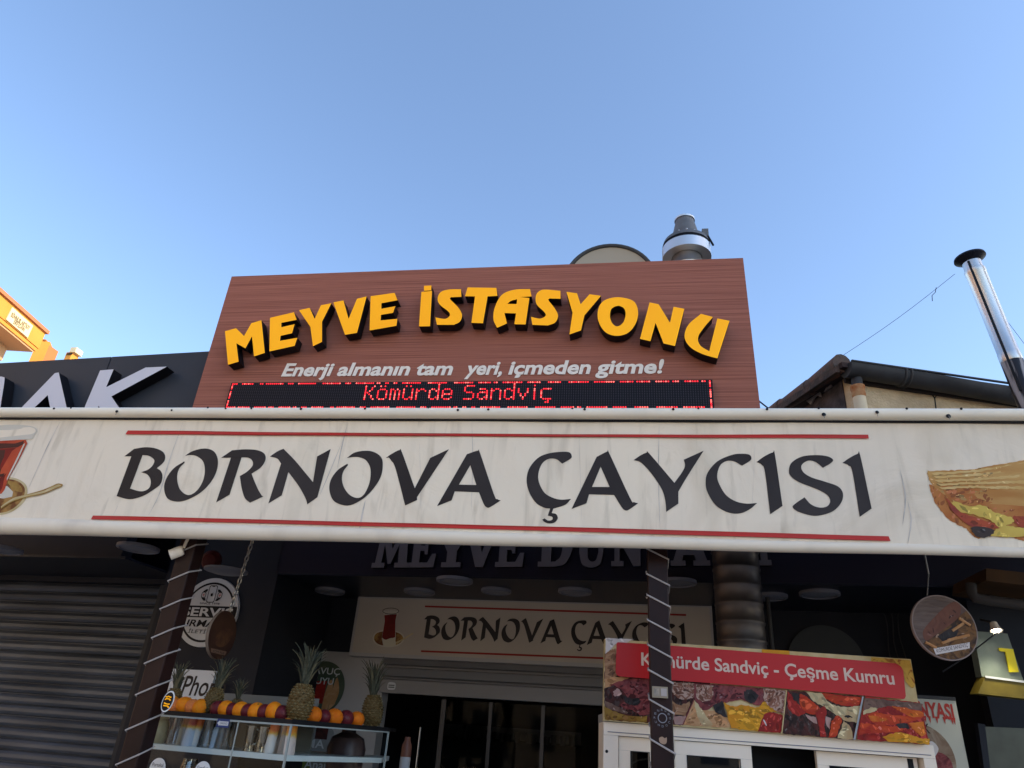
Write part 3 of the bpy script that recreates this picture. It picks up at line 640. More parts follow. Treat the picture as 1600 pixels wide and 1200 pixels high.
G = [
 (ba, [[(296,230),(345,193),(400,185,1),(450,190,1),(490,208,1),(502,235,1),(492,262,1),(460,290),(480,305,1),(488,332,1),(478,370,1),(440,400,1),(400,425,1),(355,441,1),(315,445,1),(257,430),(331,230)],[(388,224),(422,229,1),(447,250,1),(438,277,1),(415,297,1),(381,310),(412,322,1),(429,350,1),(424,385,1),(400,403,1),(370,405,1),(325,392)]]),
 (ba, [[(601,228),(640,204,1),(700,191,1),(745,206,1),(764,250,1),(755,310,1),(720,370,1),(670,417,1),(605,450,1),(555,457,1),(512,440,1),(496,390,1),(508,340,1),(545,290,1),(597,256),(599,262),(570,295,1),(561,340,1),(572,390,1),(600,419,1),(630,422,1),(665,395,1),(690,350,1),(699,300,1),(690,255,1),(660,230,1),(630,224,1)]]),
 (ba, [[(780,237),(835,199),(900,194,1),(960,198,1),(995,215,1),(1002,245,1),(980,283,1),(932,316),(945,350,1),(965,395,1),(984,427),(992,430),(925,462),(900,440,1),(884,395,1),(873,328),(910,305,1),(937,275,1),(935,250,1),(915,236,1),(882,234),(822,422),(755,461),(829,236)]]),
 (ba, [[(1024,230),(1060,205,1),(1092,191),(1150,250,1),(1200,310,1),(1240,358),(1261,230),(1329,193),(1262,434),(1212,470),(1203,440,1),(1170,380,1),(1117,308),(1084,425),(1017,466),(1080,265),(1060,240,1)]]),
 (bb, [[(130,237),(170,210,1),(225,201,1),(270,209,1),(303,235,1),(310,275,1),(300,330,1),(265,388,1),(215,438,1),(155,471,1),(110,473,1),(62,450,1),(42,397,1),(50,345,1),(85,297,1),(132,266),(136,272),(112,305,1),(105,345,1),(118,390,1),(148,425,1),(185,437,1),(215,420,1),(240,370,1),(249,320,1),(245,280,1),(225,248,1),(195,234,1),(165,232,1)]]),
 (bb, [[(325,237),(358,215,1),(394,198,1),(407,210,1),(471,390),(549,238),(643,195),(482,435),(483,449),(423,476),(374,290,1),(352,250,1),(340,235)]]),
 (bb, [[(733,220),(788,202,1),(798,212,1),(868,420,1),(885,444,1),(902,451),(850,484,1),(833,486,1),(818,470,1),(793,410),(672,406),(656,451),(583,480)],[(750,275),(780,374),(693,372)]]),
 (bb, [[(1245,209,1),(1258,228,1),(1250,243,1),(1210,266),(1180,243,1),(1140,243,1),(1108,268,1),(1091,315,1),(1094,360,1),(1120,410,1),(1160,436,1),(1205,447,1),(1255,443),(1225,473,1),(1166,492),(1157,514),(1180,520,1),(1188,540,1),(1175,560,1),(1150,567,1),(1125,561,1),(1110,548),(1122,541),(1140,552,1),(1160,548,1),(1161,534,1),(1138,527),(1150,492),(1120,487,1),(1080,464,1),(1045,410,1),(1032,350,1),(1045,290,1),(1088,238,1),(1140,215,1),(1200,207,1)]]),
 (bc, [[(103,232),(155,206,1),(165,212,1),(270,437,1),(290,458,1),(311,464),(265,496,1),(245,499,1),(226,480,1),(190,423),(65,420),(52,465),(-23,494)],[(123,281),(168,383),(80,383)]]),
 (bc, [[(288,248),(322,225,1),(352,211,1),(368,216,1),(493,361),(530,310,1),(546,275,1),(540,245),(640,200),(560,325,1),(513,405),(513,465),(452,507),(447,450,1),(428,390,1),(375,312,1),(325,260,1)]]),
 (bc, [[(868,221,1),(879,238,1),(870,253,1),(832,276),(790,253,1),(752,253,1),(722,275,1),(708,320,1),(715,360,1),(750,420,1),(800,454,1),(855,466,1),(908,463),(870,495,1),(820,515,1),(760,509,1),(700,473,1),(660,410,1),(650,360,1),(660,310,1),(708,254,1),(780,222,1),(830,216,1)]]),
 (bc, [[(905,258),(942,231,1),(985,211,1),(997,224,1),(1035,478),(973,520),(947,310,1),(930,272,1),(915,262)]]),
 (bc, [[(1237,287),(1200,258,1),(1162,252,1),(1130,275,1),(1138,308,1),(1180,335,1),(1250,357,1),(1313,380,1),(1338,415,1),(1330,460,1),(1290,503,1),(1230,524,1),(1180,526,1),(1115,507,1),(1086,485,1),(1100,466,1),(1145,435),(1178,470,1),(1220,486,1),(1258,480,1),(1274,455,1),(1260,424,1),(1210,395,1),(1120,360,1),(1077,330,1),(1067,300,1),(1080,262,1),(1130,232,1),(1200,224,1),(1260,230,1),(1288,247,1),(1275,265,1)]]),
 (bc, [[(1335,263),(1367,240,1),(1410,218,1),(1425,228,1),(1482,491),(1422,533),(1386,310,1),(1365,275,1),(1348,266)]])]
GU = []
for zm, loops in G:
    LL = [[A.uv(*p) for p in smooth(zm(lp))] for lp in loops]; GU.append(LL)
    conform(MB().sheet(A, LL, .0022, None, m_ink)).build('letter', t)
# tea glass picture at the left end
zt_ = Zm(0, 640, 6.667)
c_tea = mat('tea_red', (.26, .014, .010), .5, col2=(.13, .010, .008), scale=5); c_tea2 = mat('tea_edge', (.36, .04, .02), .5, col2=(.50, .08, .03), scale=6); c_dk = mat('tea_dark', (.07, .02, .015), .5)
c_gold = mat('gold_print', (.42, .27, .07), .5, col2=(.24, .12, .03), scale=14); c_gold2 = mat('pale_gold', (.60, .50, .30), .5, col2=(.44, .34, .16), scale=10); c_lg = mat('pale_glass_print', (.58, .54, .46), .5); c_br = mat('brown_print', (.16, .06, .02), .5, col2=(.36, .2, .06), scale=16, lo=.45, hi=.6)
def rough(pts, amp, rg):
    """ragged outline: the edges of printed food are never clean"""
    if not amp: return pts
    out = []
    for i, a in enumerate(pts):
        b = pts[(i+1) % len(pts)]; L_ = math.hypot(b[0]-a[0], b[1]-a[1]); n = max(1, int(L_/.014))
        for k in range(n): out.append((a[0]+(b[0]-a[0])*k/n+rg.uniform(-amp, amp), a[1]+(b[1]-a[1])*k/n+rg.uniform(-amp, amp)))
    return out
_var = {}
def variants(m):
    if m.name not in _var:
        c = m.node_tree.nodes['Principled BSDF'].inputs['Base Color'].default_value; c = c[:3]
        _var[m.name] = [mat(m.name+'_shade', tuple(x*.45 for x in c), .5), mat(m.name+'_deep', tuple(x*.7 for x in c), .5), mat(m.name+'_bright', tuple(min(.85, x*1.35+.02) for x in c), .45), mat(m.name+'_glint', tuple(min(.85, x*1.25+.10) for x in c), .4)]
    return _var[m.name]
def inside(p, lp):
    r = False
    for i, (x1, y1) in enumerate(lp):
        x2, y2 = lp[i-1]
        if (y1 > p[1]) != (y2 > p[1]) and p[0] < (x2-x1)*(p[1]-y1)/(y2-y1)+x1: r = not r
    return r
def pic(mb, p, lst, zm, w=.004, dw=.0008, amp=0., dens=0, size=.012):
    """printed photograph: regions of colour, each broken up by small lighter and darker flecks"""
    rg = random.Random(9)
    for i, (m, *lps) in enumerate(lst):
        L0 = [p.uv(*q) for q in smooth(zm(lps[0]))]
        mb.sheet(p, [rough(L0, amp, rg)]+[rough([p.uv(*q) for q in smooth(zm(lp))], amp, rg) for lp in lps[1:]], w+i*dw, None, m)
        if not dens: continue
        xs = [a for a, b in L0]; ys = [b for a, b in L0]; vv = variants(m); base = rg.uniform(0, math.pi)
        for k in range(min(420, int((max(xs)-min(xs))*(max(ys)-min(ys))*dens))):
            c = (rg.uniform(min(xs), max(xs)), rg.uniform(min(ys), max(ys)))
            kind = rg.choices((0, 1, 2, 3), (3, 5, 4, 1.4))[0]; a_ = size*rg.uniform(.5, 2.2)*(.45 if kind == 3 else 1); b_ = a_*rg.uniform(.25, .6); th = base+rg.gauss(0, .5)
            pts = []
            for j in range(7):
                an = j*2*math.pi/7; rr_ = rg.uniform(.75, 1.2); x = a_*math.cos(an)*rr_; y = b_*math.sin(an)*rr_
                pts.append((c[0]+x*math.cos(th)-y*math.sin(th), c[1]+x*math.sin(th)+y*math.cos(th)))
            if all(inside(q, L0) for q in pts): mb.add([p.P(x, y, w+i*dw+dw*rg.uniform(.15, .85)) for x, y in pts], [range(7)], vv[kind])
q = MB()
pic(q, A, [
 (c_gold2, [(-200,650),(60,690,1),(180,720,1),(255,780,1),(268,870,1),(230,960,1),(120,1050,1),(0,1090,1),(-200,1095)]),
 (c_br, [(-200,700),(60,715,1),(160,735,1),(230,790,1),(240,860,1),(205,945,1),(110,1030,1),(0,1068,1),(-200,1070)]),
 (c_gold, [(60,740,1),(130,745,1),(200,790,1),(215,850,1),(150,840,1),(100,800,1)]),
 (c_lg, [(-150,760),(60,790),(120,850),(110,900),(20,920),(-150,900)]),
 (c_lg, [(-260,200),(0,155,1),(180,150,1),(330,170,1),(372,210,1),(340,260),(320,300),(-250,330)]),
 (m_fabric, [(-260,215),(0,172,1),(180,163,1),(320,180,1),(358,212,1),(320,245,1),(180,272,1),(0,290,1),(-250,300)]),
 (c_tea2, [(-200,300),(140,305,1),(255,308),(270,345),(180,520,1),(70,720,1),(35,820,1),(0,870),(-200,880)]),
 (c_tea, [(-200,420),(190,385),(150,480,1),(40,680,1),(10,800,1),(-20,860),(-200,860)]),
 (c_dk, [(-200,340),(140,345),(235,318),(230,352),(170,385),(-200,415)]),
 (c_dk, [(-200,420),(40,412),(0,600,1),(-60,800),(-200,800)]),
 (c_lg, [(232,352),(250,345),(170,520,1),(75,700,1),(58,735),(66,690,1),(150,520,1)]),
 (c_dk, [(-200,680),(0,665),(35,655),(20,690),(-200,720)]),
 (c_gold, [(0,1010),(60,960,1),(150,910,1),(280,875,1),(420,835,1),(520,795,1),(590,765,1),(642,772),(635,795,1),(560,825,1),(440,875,1),(290,905,1),(160,940,1),(70,985,1),(0,1030)]),
 (c_gold2, [(0,1004),(60,958,1),(150,908,1),(280,880,1),(420,848,1),(520,808,1),(600,772),(630,785),(560,815,1),(440,865,1),(290,896,1),(160,930,1),(70,972,1),(0,1018)]),
], zt_, .0022, .0004)
conform(q).build('tea_picture', t)
# toasted sandwich picture at the right end
zs_ = Zm(1300, 620, 4.617)
c_toast = mat('toast', (.55, .33, .11), .6, col2=(.42, .19, .05), scale=4, stretch=(.6, 1, 2.5)); c_toast2 = mat('toast_light', (.66, .47, .20), .6, col2=(.55, .34, .11), scale=8); c_crust = mat('crust', (.38, .12, .035), .7, col2=(.46, .20, .06), scale=8); c_cheese = mat('cheese', (.62, .46, .09), .5, col2=(.55, .36, .07), scale=5); c_meat = mat('sausage', (.40, .075, .03), .6, col2=(.22, .04, .03), scale=9, stretch=(1, 1, 2)); c_char = mat('char', (.05, .035, .03), .6)
q = MB()
pic(q, A, [
 (c_crust, [(707,625),(770,650),(1000,690),(1700,700),(1700,1100),(1500,1060),(1385,1030,1),(1310,1012),(1120,1000),(1060,1018,1),(1010,985,1),(960,940,1),(860,890,1),(780,800,1),(730,720,1)]),
 (c_toast, [(693,530),(1000,520),(1180,485),(1385,452),(1700,410),(1850,440,1),(1940,560,1),(1900,740,1),(1700,820),(1385,810,1),(1240,840,1),(1120,785,1),(960,775,1),(880,745,1),(800,690,1),(730,630,1),(700,580,1)]),
 (c_crust, [(800,635),(1000,655),(1385,690),(1700,690),(1700,830),(1385,812,1),(1240,838,1),(1120,785,1),(960,775,1),(880,745,1),(820,700,1)]),
 ]+[(c_toast2, [(720+i*14, 545+i*26), (1000,528+i*26+(i>1)*6), (1385, 470+i*43), (1700, 425+i*50), (1700, 448+i*50), (1385, 490+i*43), (1000, 543+i*26+(i>1)*6), (745+i*14, 560+i*26)]) for i in range(5)]+[
 (c_meat, [(820,725),(870,760,1),(960,840,1),(1080,880,1),(1240,935),(1150,950,1),(1000,930,1),(880,830,1)]),
 (c_cheese, [(860,760),(900,755,1),(980,785,1),(1090,780,1),(1180,830,1),(1310,870,1),(1310,900,1),(1220,940,1),(1150,890,1),(1040,850,1),(940,830,1),(890,790,1)]),
 (c_meat, [(1310,870),(1340,855,1),(1500,870),(1700,890),(1700,960),(1385,950),(1330,910,1)]),
 (c_cheese, [(1180,960),(1260,925,1),(1385,945,1),(1700,950),(1700,1010),(1385,1005),(1240,1012),(1120,1000)]),
 (c_char, [(1000,945),(1060,930,1),(1170,955,1),(1150,1000,1),(1070,1015,1),(1020,985,1)]),
], zs_, .0022, .0004, .003, 2200, .009)
conform(q).build('sandwich_picture', t)
m_cr = mat('crease_shade_grime', (.40, .37, .34), .8, col2=(.66, .60, .53), scale=9, lo=.35, hi=.6)  # fold shade and grime painted together as thin dark lines
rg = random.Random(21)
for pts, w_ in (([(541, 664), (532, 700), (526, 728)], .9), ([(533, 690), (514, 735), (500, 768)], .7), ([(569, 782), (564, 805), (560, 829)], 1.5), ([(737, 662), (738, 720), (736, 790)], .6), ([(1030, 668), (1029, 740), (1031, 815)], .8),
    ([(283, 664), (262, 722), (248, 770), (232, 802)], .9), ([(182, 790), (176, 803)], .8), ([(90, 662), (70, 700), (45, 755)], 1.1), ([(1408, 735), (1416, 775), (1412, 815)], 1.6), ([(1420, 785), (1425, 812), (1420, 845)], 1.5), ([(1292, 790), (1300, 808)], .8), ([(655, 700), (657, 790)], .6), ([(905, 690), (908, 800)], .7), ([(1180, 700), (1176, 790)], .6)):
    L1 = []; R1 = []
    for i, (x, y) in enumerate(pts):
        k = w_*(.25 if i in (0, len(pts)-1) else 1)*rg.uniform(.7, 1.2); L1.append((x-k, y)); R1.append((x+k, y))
    q = MB().sheet(A, [[A.uv(*p) for p in smooth([p+(1,) for p in L1]+[p+(1,) for p in R1[::-1]], 3)]], .0016, None, m_cr); conform(q).build('painted_crease', t)
# ------------------------------------------------------------------ posts
def post(px0, px1, lab, turns, ph):
    # px0 = (pixel x at y 900 of its left front edge)
    a = at(px0[0], px0[1], 3.78); w = .105
    p = thing('awning_post', lab, 'post', (a.x+w/2, a.y+w/2, .12), 'square posts carrying the awning')
    q = MB(); q.box((a.x, a.y, .12), (a.x+w, a.y+w, zbm+.14), m_post); q = q.build('shaft', p)
    bv = q.modifiers.new('b', 'BEVEL'); bv.width = .006; bv.segments = 2
    q = MB(); q.box((a.x-.03, a.y-.03, .12), (a.x+w+.03, a.y+w+.03, .135), m_post); q.build('foot_plate', p)
    return p, a, w
p1o, pa, pw = post((239, 997), None, 'dark brown square post in front of the fruit counter, wound with white cord', 9, 0)
c4_ = [(-.006, -.006), (pw+.006, -.006), (pw+.006, pw+.006), (-.006, pw+.006)]
def winding(p, a, zz, left_high):
    # zz: heights where the cord passes the front left edge
    q = MB(); pts = []
    for i in range(len(zz)-1):
        z0, z1 = zz[i], zz[i+1]
        cs = c4_
        if left_high: cs = [c4_[0], c4_[1], c4_[2], c4_[3]]; fr_ = (0, .30, .5, .75)
        else: cs = c4_; fr_ = (0, -.30, .25, .6)
        for (dx, dy), k in zip(cs, fr_):
            zz_ = z0+(z1-z0)*k if left_high else z0+abs(z1-z0)*(-k if k < 0 else -k)
            pts.append((a.x+dx, a.y+dy, zz_))
    q.tube(pts, .006, m_cord, 8, True, False); q.build('cord', p)
edge = [(265, 908), (252, 952), (239, 997), (227, 1037), (213, 1086), (197, 1141), (181, 1195), (165, 1250)]
z_ = [at(x, y, 3.78).z for x, y in edge]
q = MB()
def seg(q, a, P, n=1): q.tube(P, .0046, m_cord, 8)
dz = z_[0]-z_[1]
for zz in [z_[0]+2*dz, z_[0]+dz]+z_+[z_[-1]-dz*k for k in range(1, 12)]:
    e = -.005; W = pw+.005
    q.tube([(pa.x+e, pa.y+.03, zz-.012), (pa.x+e, pa.y+e, zz), (pa.x+W, pa.y+e, zz+.055), (pa.x+W, pa.y+W, zz+.09), (pa.x+e, pa.y+W, zz+.13), (pa.x+e, pa.y+.03, zz+dz-.012)], .0046, m_cord, 8)
q.build('cord', p1o)
p2o, pb, pw2 = post((1014, 1000), None, 'dark brown square post in front of the kiosk, wound with white cord', 9, 0)
edge2 = [(1009.3, 857), (1013.5, 897), (1014, 930), (1013.5, 969), (1014.5, 1008), (1016.5, 1047), (1017.5, 1093), (1020, 1155)]
q = MB(); z2_ = [at(x, y, 3.78).z for x, y in edge2]
for i, zz in enumerate(z2_+[z2_[-1]-.19*k for k in range(1, 7)]):
    e = -.005; W = pw2+.005; st = .115
    q.tube([(pb.x+e, pb.y+.03, zz+.012), (pb.x+e, pb.y+e, zz), (pb.x+W, pb.y+e, zz-.055), (pb.x+W, pb.y+W, zz-.075), (pb.x+e, pb.y+W, zz-.10), (pb.x+e, pb.y+.03, zz-st)], .0046, m_cord, 8)
q.build('cord', p2o)
PF = Plane(0, 3.78, 0)
def rect(p, x0, y0, x1, y1):
    a = p.uv(x0, y1); b = p.uv(x1, y0); return a[0], b[0], a[1], b[1]
q = MB(); a = rect(PF, 1019, 1074, 1043, 1090); q.pbox(PF, *a, .001, .022, mat('tape_tan', (.30, .25, .18), .5)); q.pbox(PF, a[0]+.008, (a[0]+a[1])/2-.004, a[2]+.008, a[3]-.008, .0225, .024, mat('tape_pale', (.36, .31, .25), .5, col2=(.22, .2, .17), scale=60)); q.pbox(PF, (a[0]+a[1])/2+.004, a[1]-.006, a[2]+.008, a[3]-.008, .0225, .024, m_cord); q.build('meter_label', p2o)
q = MB(); cu, cv = PF.uv(1035, 1122)
for k in range(12):
    an = math.pi*2*k/12-.5; q.text(PF, 'COBLENERUNDO'[k], (cu+.036*math.cos(an)-.005, cv+.036*math.sin(an)-.004), (cu+.036*math.cos(an)+.004, cv+.036*math.sin(an)-.004), .010, .002, None, m_lens, pix=False)
q.sheet(PF, [[(cu+.022*math.cos(i*.3), cv+.022*math.sin(i*.3)) for i in range(21)], [(cu+.018*math.cos(i*.3), cv+.018*math.sin(i*.3)) for i in range(21)]], .002, None, m_lens)
q.build('round_sticker', p2o)
q = MB(); c0 = PF.uv(1036, 1157); q.sheet(PF, [[(c0[0]+x*.001, c0[1]+y*.001) for x, y in smooth([(-14,-10,1),(-18,8,1),(-4,16,1),(8,10,1),(17,14,1),(16,-8,1),(4,-16,1)])]], .001, None, mat('torn_paper', (.35, .24, .17), .8)); q.build('torn_paper', p2o)
# round sticker hung at the fruit end of the left post
PS = Plane(0, 3.80, 0); cu, cv = PS.uv(262, 1096)
t = thing('round_tag', 'small round black tag with white ring and yellow scribble beside the left post', 'tag', PS.P(cu, cv-.05))
R = .052; circ = lambda r, cu=cu, cv=cv, sx=.62, n=32: [(cu+sx*r*math.cos(i*2*math.pi/n)+.12*r*math.sin(i*2*math.pi/n), cv+r*math.sin(i*2*math.pi/n)) for i in range(n)]
q = MB(); q.sheet(PS, [circ(R)], -.004, 0, m_white); q.sheet(PS, [circ(R*.87)], .001, None, m_black); q.build('disc', t)
q = MB()
rr = random.Random(4)
for k in range(4):
    vv = cv+R*(.5-.33*k); q.tube([PS.P(cu-.016+.008*i+.004*k*0, vv+rr.uniform(-.006, .006), .003) for i in range(5)], .0034, m_yel, 6)
q.build('scribble', t)
# fittings at the head of the left post
c = at(270, 862, 3.74)
t = thing('spot_light', 'small white cylindrical spotlight fixed at the head of the left post', 'spotlight', c)
q = MB(); q.lathe(c+Vector((.045, .03, .02)), (-.8, -.3, -.5), [(0, 0), (.026, .004), (.030, .02), (.030, .075), (.025, .075), (.02, .06), (0, .06)], m_pvc, 20); q.build('housing', t)
q = MB(); q.tube([c+Vector((.04, .03, .03)), c+Vector((.05, .03, .08)), c+Vector((.05, .05, .12))], .009, m_pvc, 8); q.build('bracket', t)
q = MB(); c = at(318, 874, 4.9); t = thing('emergency_light', 'wall fitting with red cover half hidden behind the left post', 'wall light', c)
q.lathe(c+Vector((0, .12, .02)), (.1, -1, -.25), [(.075, 0), (.075, .03), (.05, .06), (0, .07)], mat('red_cover', (.07, .008, .008), .5), 20); q.build('cover', t)
q = MB(); q.lathe(c+Vector((.12, .14, -.04)), (0, 0, -1), [(.16, 0), (.16, .015), (.1, .03), (0, .032)], m_lwhite, 24); q.build('tray', t)
# ------------------------------------------------------------------ signs on the pilaster
def ellip(p, cx, cy, r, n=48): 
    a, b = p.uv(cx, cy); return [(a+r*math.cos(i*2*math.pi/n), b+r*math.sin(i*2*math.pi/n)) for i in range(n)]
cu, cv = F.uv(328, 957); R = (F.uv(328, 903)[1]-F.uv(328, 1011)[1])/2
t = thing('round_shop_sign', 'round white service sign with phone and watch symbols on the dark pilaster', 'sign', F.P(cu, cv-R))
cc = lambda r, k=64: [(cu+r*math.cos(i*2*math.pi/k), cv+r*math.sin(i*2*math.pi/k)) for i in range(k)]
def cseg(r, lo, hi):
    pts = []
    for i in range(65):
        v = lo+(hi-lo)*i/64; pts.append((cu+math.sqrt(max(r*r-v*v, 0)), cv+v))
    for i in range(65):
        v = hi+(lo-hi)*i/64; pts.append((cu-math.sqrt(max(r*r-v*v, 0)), cv+v))
    return pts
m_sw = mat('sign_white', (.60, .60, .60), .5)
q = MB(); q.sheet(F, [cc(R)], .003, .03, m_sw, m_sw)
q.sheet(F, [cc(R*.87), cc(R*.81)], .0315, None, m_black)
q.sheet(F, [cseg(R*.97, -.17*R, .17*R)], .0325, None, m_black); q.build('disc', t)
q = MB(); TF = lambda body, x0, x1, y, cap, m, **k: q.text(F, body, (cu+x0*R, cv+y*R), (cu+x1*R, cv+y*R), cap*R, .0335, None, m, pix=False, **k)
TF('SERVIS', -.86, .86, -.125, .25, m_sw, bold=.025); TF('IRMAK', -.62, .62, -.43, .2, m_black, bold=.018, shear=.2); TF('İLETİŞİM', -.5, .56, -.62, .11, m_black, shear=.2); TF('SINCE 1978', -.34, .34, .215, .055, m_black, bold=.01)
def rrect(x0, x1, y0, y1, r): 
    return smooth([(cu+x*R, cv+y*R) + ((1,) if s_ else ()) for x, y, s_ in ((x0+r, y0, 0), (x1-r, y0, 0), (x1-r*.3, y0+r*.3, 1), (x1, y0+r, 0), (x1, y1-r, 0), (x1-r*.3, y1-r*.3, 1), (x1-r, y1, 0), (x0+r, y1, 0), (x0+r*.3, y1-r*.3, 1), (x0, y1-r, 0), (x0, y0+r, 0), (x0+r*.3, y0+r*.3, 1))], 3)
q.sheet(F, [rrect(-.14, .14, .27, .78, .05), rrect(-.12, .12, .29, .76, .05)], .0335, None, m_black)
q.sheet(F, [rrect(-.05, .05, .735, .765, .01)], .034, None, m_black)
q.sheet(F, [[(cu+x*.045*R, cv+.5*R+y*.05*R) for x, y in smooth([(0,.7,1),(.5,.85,1),(.9,.5,1),(.65,.1,1),(.9,-.35,1),(.45,-1,1),(0,-.85,1),(-.45,-1,1),(-.95,-.2,1),(-.8,.65,1),(-.4,.85,1)])], [(cu+x*.045*R, cv+.5*R+y*.05*R) for x, y in smooth([(.78,.25,1),(.95,.05,1),(.78,-.15,1),(.62,.05,1)])]], .0335, None, m_black)
q.sheet(F, [[(cu+(.02+x*.03)*R, cv+(.56+y*.03)*R) for x, y in smooth([(-.4,-.5),(0,.3,1),(.5,.8),(.2,-.2,1)])]], .0336, None, m_black)
for s_ in (-1, 1):
    q.sheet(F, [rrect(min(s_*.2, s_*.36), max(s_*.2, s_*.36), .4, .58, .05), rrect(min(s_*.22, s_*.34), max(s_*.22, s_*.34), .42, .56, .04)], .0335, None, m_black)
    for (y0, y1, k) in ((.58, .66, 1), (.32, .40, -1)):
        q.sheet(F, [[(cu+s_*x*R, cv+y*R) for x, y in ((.16, y1 if k > 0 else y0), (.2, y0 if k > 0 else y1), (.34, y0 if k > 0 else y1), (.24, y1 if k > 0 else y0))]], .0335, None, m_black)
    q.sheet(F, [[(cu+(s_*.28-.008)*R, cv+.44*R), (cu+(s_*.28+.008)*R, cv+.44*R), (cu+(s_*.28+.008)*R, cv+.54*R), (cu+(s_*.28-.008)*R, cv+.54*R)]], .0335, None, m_red)
    q.sheet(F, [[(cu+(s_*.28-.04)*R, cv+.482*R), (cu+(s_*.28+.04)*R, cv+.482*R), (cu+(s_*.28+.04)*R, cv+.498*R), (cu+(s_*.28-.04)*R, cv+.498*R)]], .0337, None, m_red)
q.build('lettering', t)
u0, u1, v0, v1 = rect(F, 260, 1049, 340, 1095)
t = thing('phone_sign', 'white rectangular sign with black italic phone lettering low on the pilaster', 'sign', F.P(u0, v0))
MB().pbox(F, u0-.1, u1, v0-.02, v1, .002, .03, mat('phone_sign_white', (.72, .74, .78), .4)).build('panel', t)  # plain white panel without any glow
MB().text(F, 'iPhone', (279, 1086), (352, 1089), .15, .0315, .0330, m_ink, bold=.008, shear=.14).build('lettering', t)
# ------------------------------------------------------------------ lower shop sign (light box)
Bs = B.off(.0)
tl, bl_ = B.uv(568, 936), B.uv(557, 1027); trr = B.uv(1112, 957)
t = thing('inner_shop_sign', 'dim cream box sign with tea glass and shop name above the roller shutter', 'sign', B.P(tl[0], bl_[1]))
hh = tl[1]-bl_[1]
m_box = mat('cream_box', (.52, .46, .385), .5, col2=(.47, .41, .35), scale=2)
MB().pbox(B, tl[0], trr[0], bl_[1], tl[1], -.02, .12, mat('sign_frame', (.42, .40, .40), .4)).build('box_frame', t)
MB().pbox(B, tl[0]+.025, trr[0]-.02, bl_[1]+.03, tl[1]-.012, .121, .125, m_box).build('panel', t)
Bf = B.off(.125)
a0, a1 = A.uv(180, 780)[0], A.uv(1364, 780)[0]; av0, av1 = A.uv(800, 795)[1], A.uv(800, 703)[1]
b0, b1 = Bf.uv(664, 990)[0], Bf.uv(1072, 990)[0]; bv0, bv1 = Bf.uv(790, 1004)[1], Bf.uv(790, 965)[1]
q = MB()
for LL in GU: q.sheet(Bf, [[(b0+(u-a0)/(a1-a0)*(b1-b0), bv0+(v-av0)/(av1-av0)*(bv1-bv0)) for u, v in lp] for lp in LL], .002, None, m_ink)
q.build('lettering', t)
q = MB(); m_red2 = mat('dull_red', (.30, .03, .025), .6)
for a, b in (((664, 947.5), (1072, 961)), ((658, 1017.5), (1085, 1034))):
    a, b = Bf.uv(*a), Bf.uv(*b); q.sheet(Bf, [[(a[0], a[1]-.008), (b[0], b[1]-.008), (b[0], b[1]+.008), (a[0], a[1]+.008)]], .002, None, m_red2)
q.build('stripe', t)
q = MB(); zi = Zm(550, 930, 6.4)
pic(q, Bf, [
 (c_lg, [(208,440,1),(240,370,1),(360,345,1),(480,370,1),(525,430,1),(480,495,1),(370,522,1),(255,500,1)]),
 (c_br, [(222,438,1),(250,380,1),(360,358,1),(470,380,1),(512,430,1),(470,485,1),(370,508,1),(265,490,1)]),
 (c_lg, [(310,160),(390,150),(472,160),(450,220),(435,300),(440,420),(430,510),(315,510),(300,430),(322,290),(325,215)]),
 (c_tea, [(325,200),(450,190),(436,270,1),(434,420),(395,435),(350,450),(320,440),(302,425),(318,330,1),(328,260,1)]),
 (c_gold2, [(440,470),(520,430),(600,380),(620,385),(530,440),(450,490)]),
 (mat('cream_print', (.6, .56, .44), .6), [(320,460),(360,440,1),(410,430,1),(440,470,1),(430,505,1),(375,512,1),(325,500,1)]),
], zi, .002)
el = lambda rx, ry, n=28: [Bf.uv(550+(391+rx*math.cos(i*2*math.pi/n))/6.4, 930+(160+ry*math.sin(i*2*math.pi/n))/6.4) for i in range(n)]
q.sheet(Bf, [el(83, 33), el(77, 27)], .0075, None, m_ink); q.build('tea_picture', t)
# ------------------------------------------------------------------ entrance shutter, door, interior
su0, su1_ = B.uv(598, 1060)[0], bu
zz0 = bl_[1]; zz1 = B.uv(700, 1089)[1]
t = thing('entrance_shutter', 'raised grey metal roller shutter rolled above the dark entrance', 'shutter', B.P((su0+su1_)/2, zz1))
q = MB(); pr = [(0, .0), (0, .03), (.16, .05), (.20, .01), (.24, .01), (.28, .05), (.50, .06), (.54, .01), (.57, .01), (.60, .045), (.62, .05), (.99, .05), (1, 0)]
vs = []
for a, d in pr: vs += [B.P(su0, zz0+.0-(zz0-zz1)*a, d), B.P(su1_, zz0-(zz0-zz1)*a, d)]
q.add(vs, [(2*i, 2*i+2, 2*i+3, 2*i+1) for i in range(len(pr)-1)], m_shutg); q.build('slats', t)
q = MB(); c = B.uv(615, 1073); q.sheet(B, [smooth([(c[0]-.035, c[1]+.025, 1), (c[0], c[1]+.033, 1), (c[0]+.035, c[1]+.022, 1), (c[0]+.035, c[1]-.022, 1), (c[0], c[1]-.03, 1), (c[0]-.035, c[1]-.022, 1)])], .051, None, m_sw)
for k in (-.008, .008): q.sheet(B, [[(c[0]-.028, c[1]+k-.004), (c[0]+.028, c[1]+k-.004), (c[0]+.028, c[1]+k+.004), (c[0]-.028, c[1]+k+.004)]], .052, None, m_ink)
q.build('sticker', t)
Dp = B.off(-.05)
t = thing('shop_door', 'dark glazed shop entrance below the raised grey shutter', 'door', Dp.P(0, .13))
mf = mat('door_frame', (.07, .068, .07), .35, metal=.4)
xs = [(657, 1150), (688, 1170), (765, 1150), (848, 1150)]
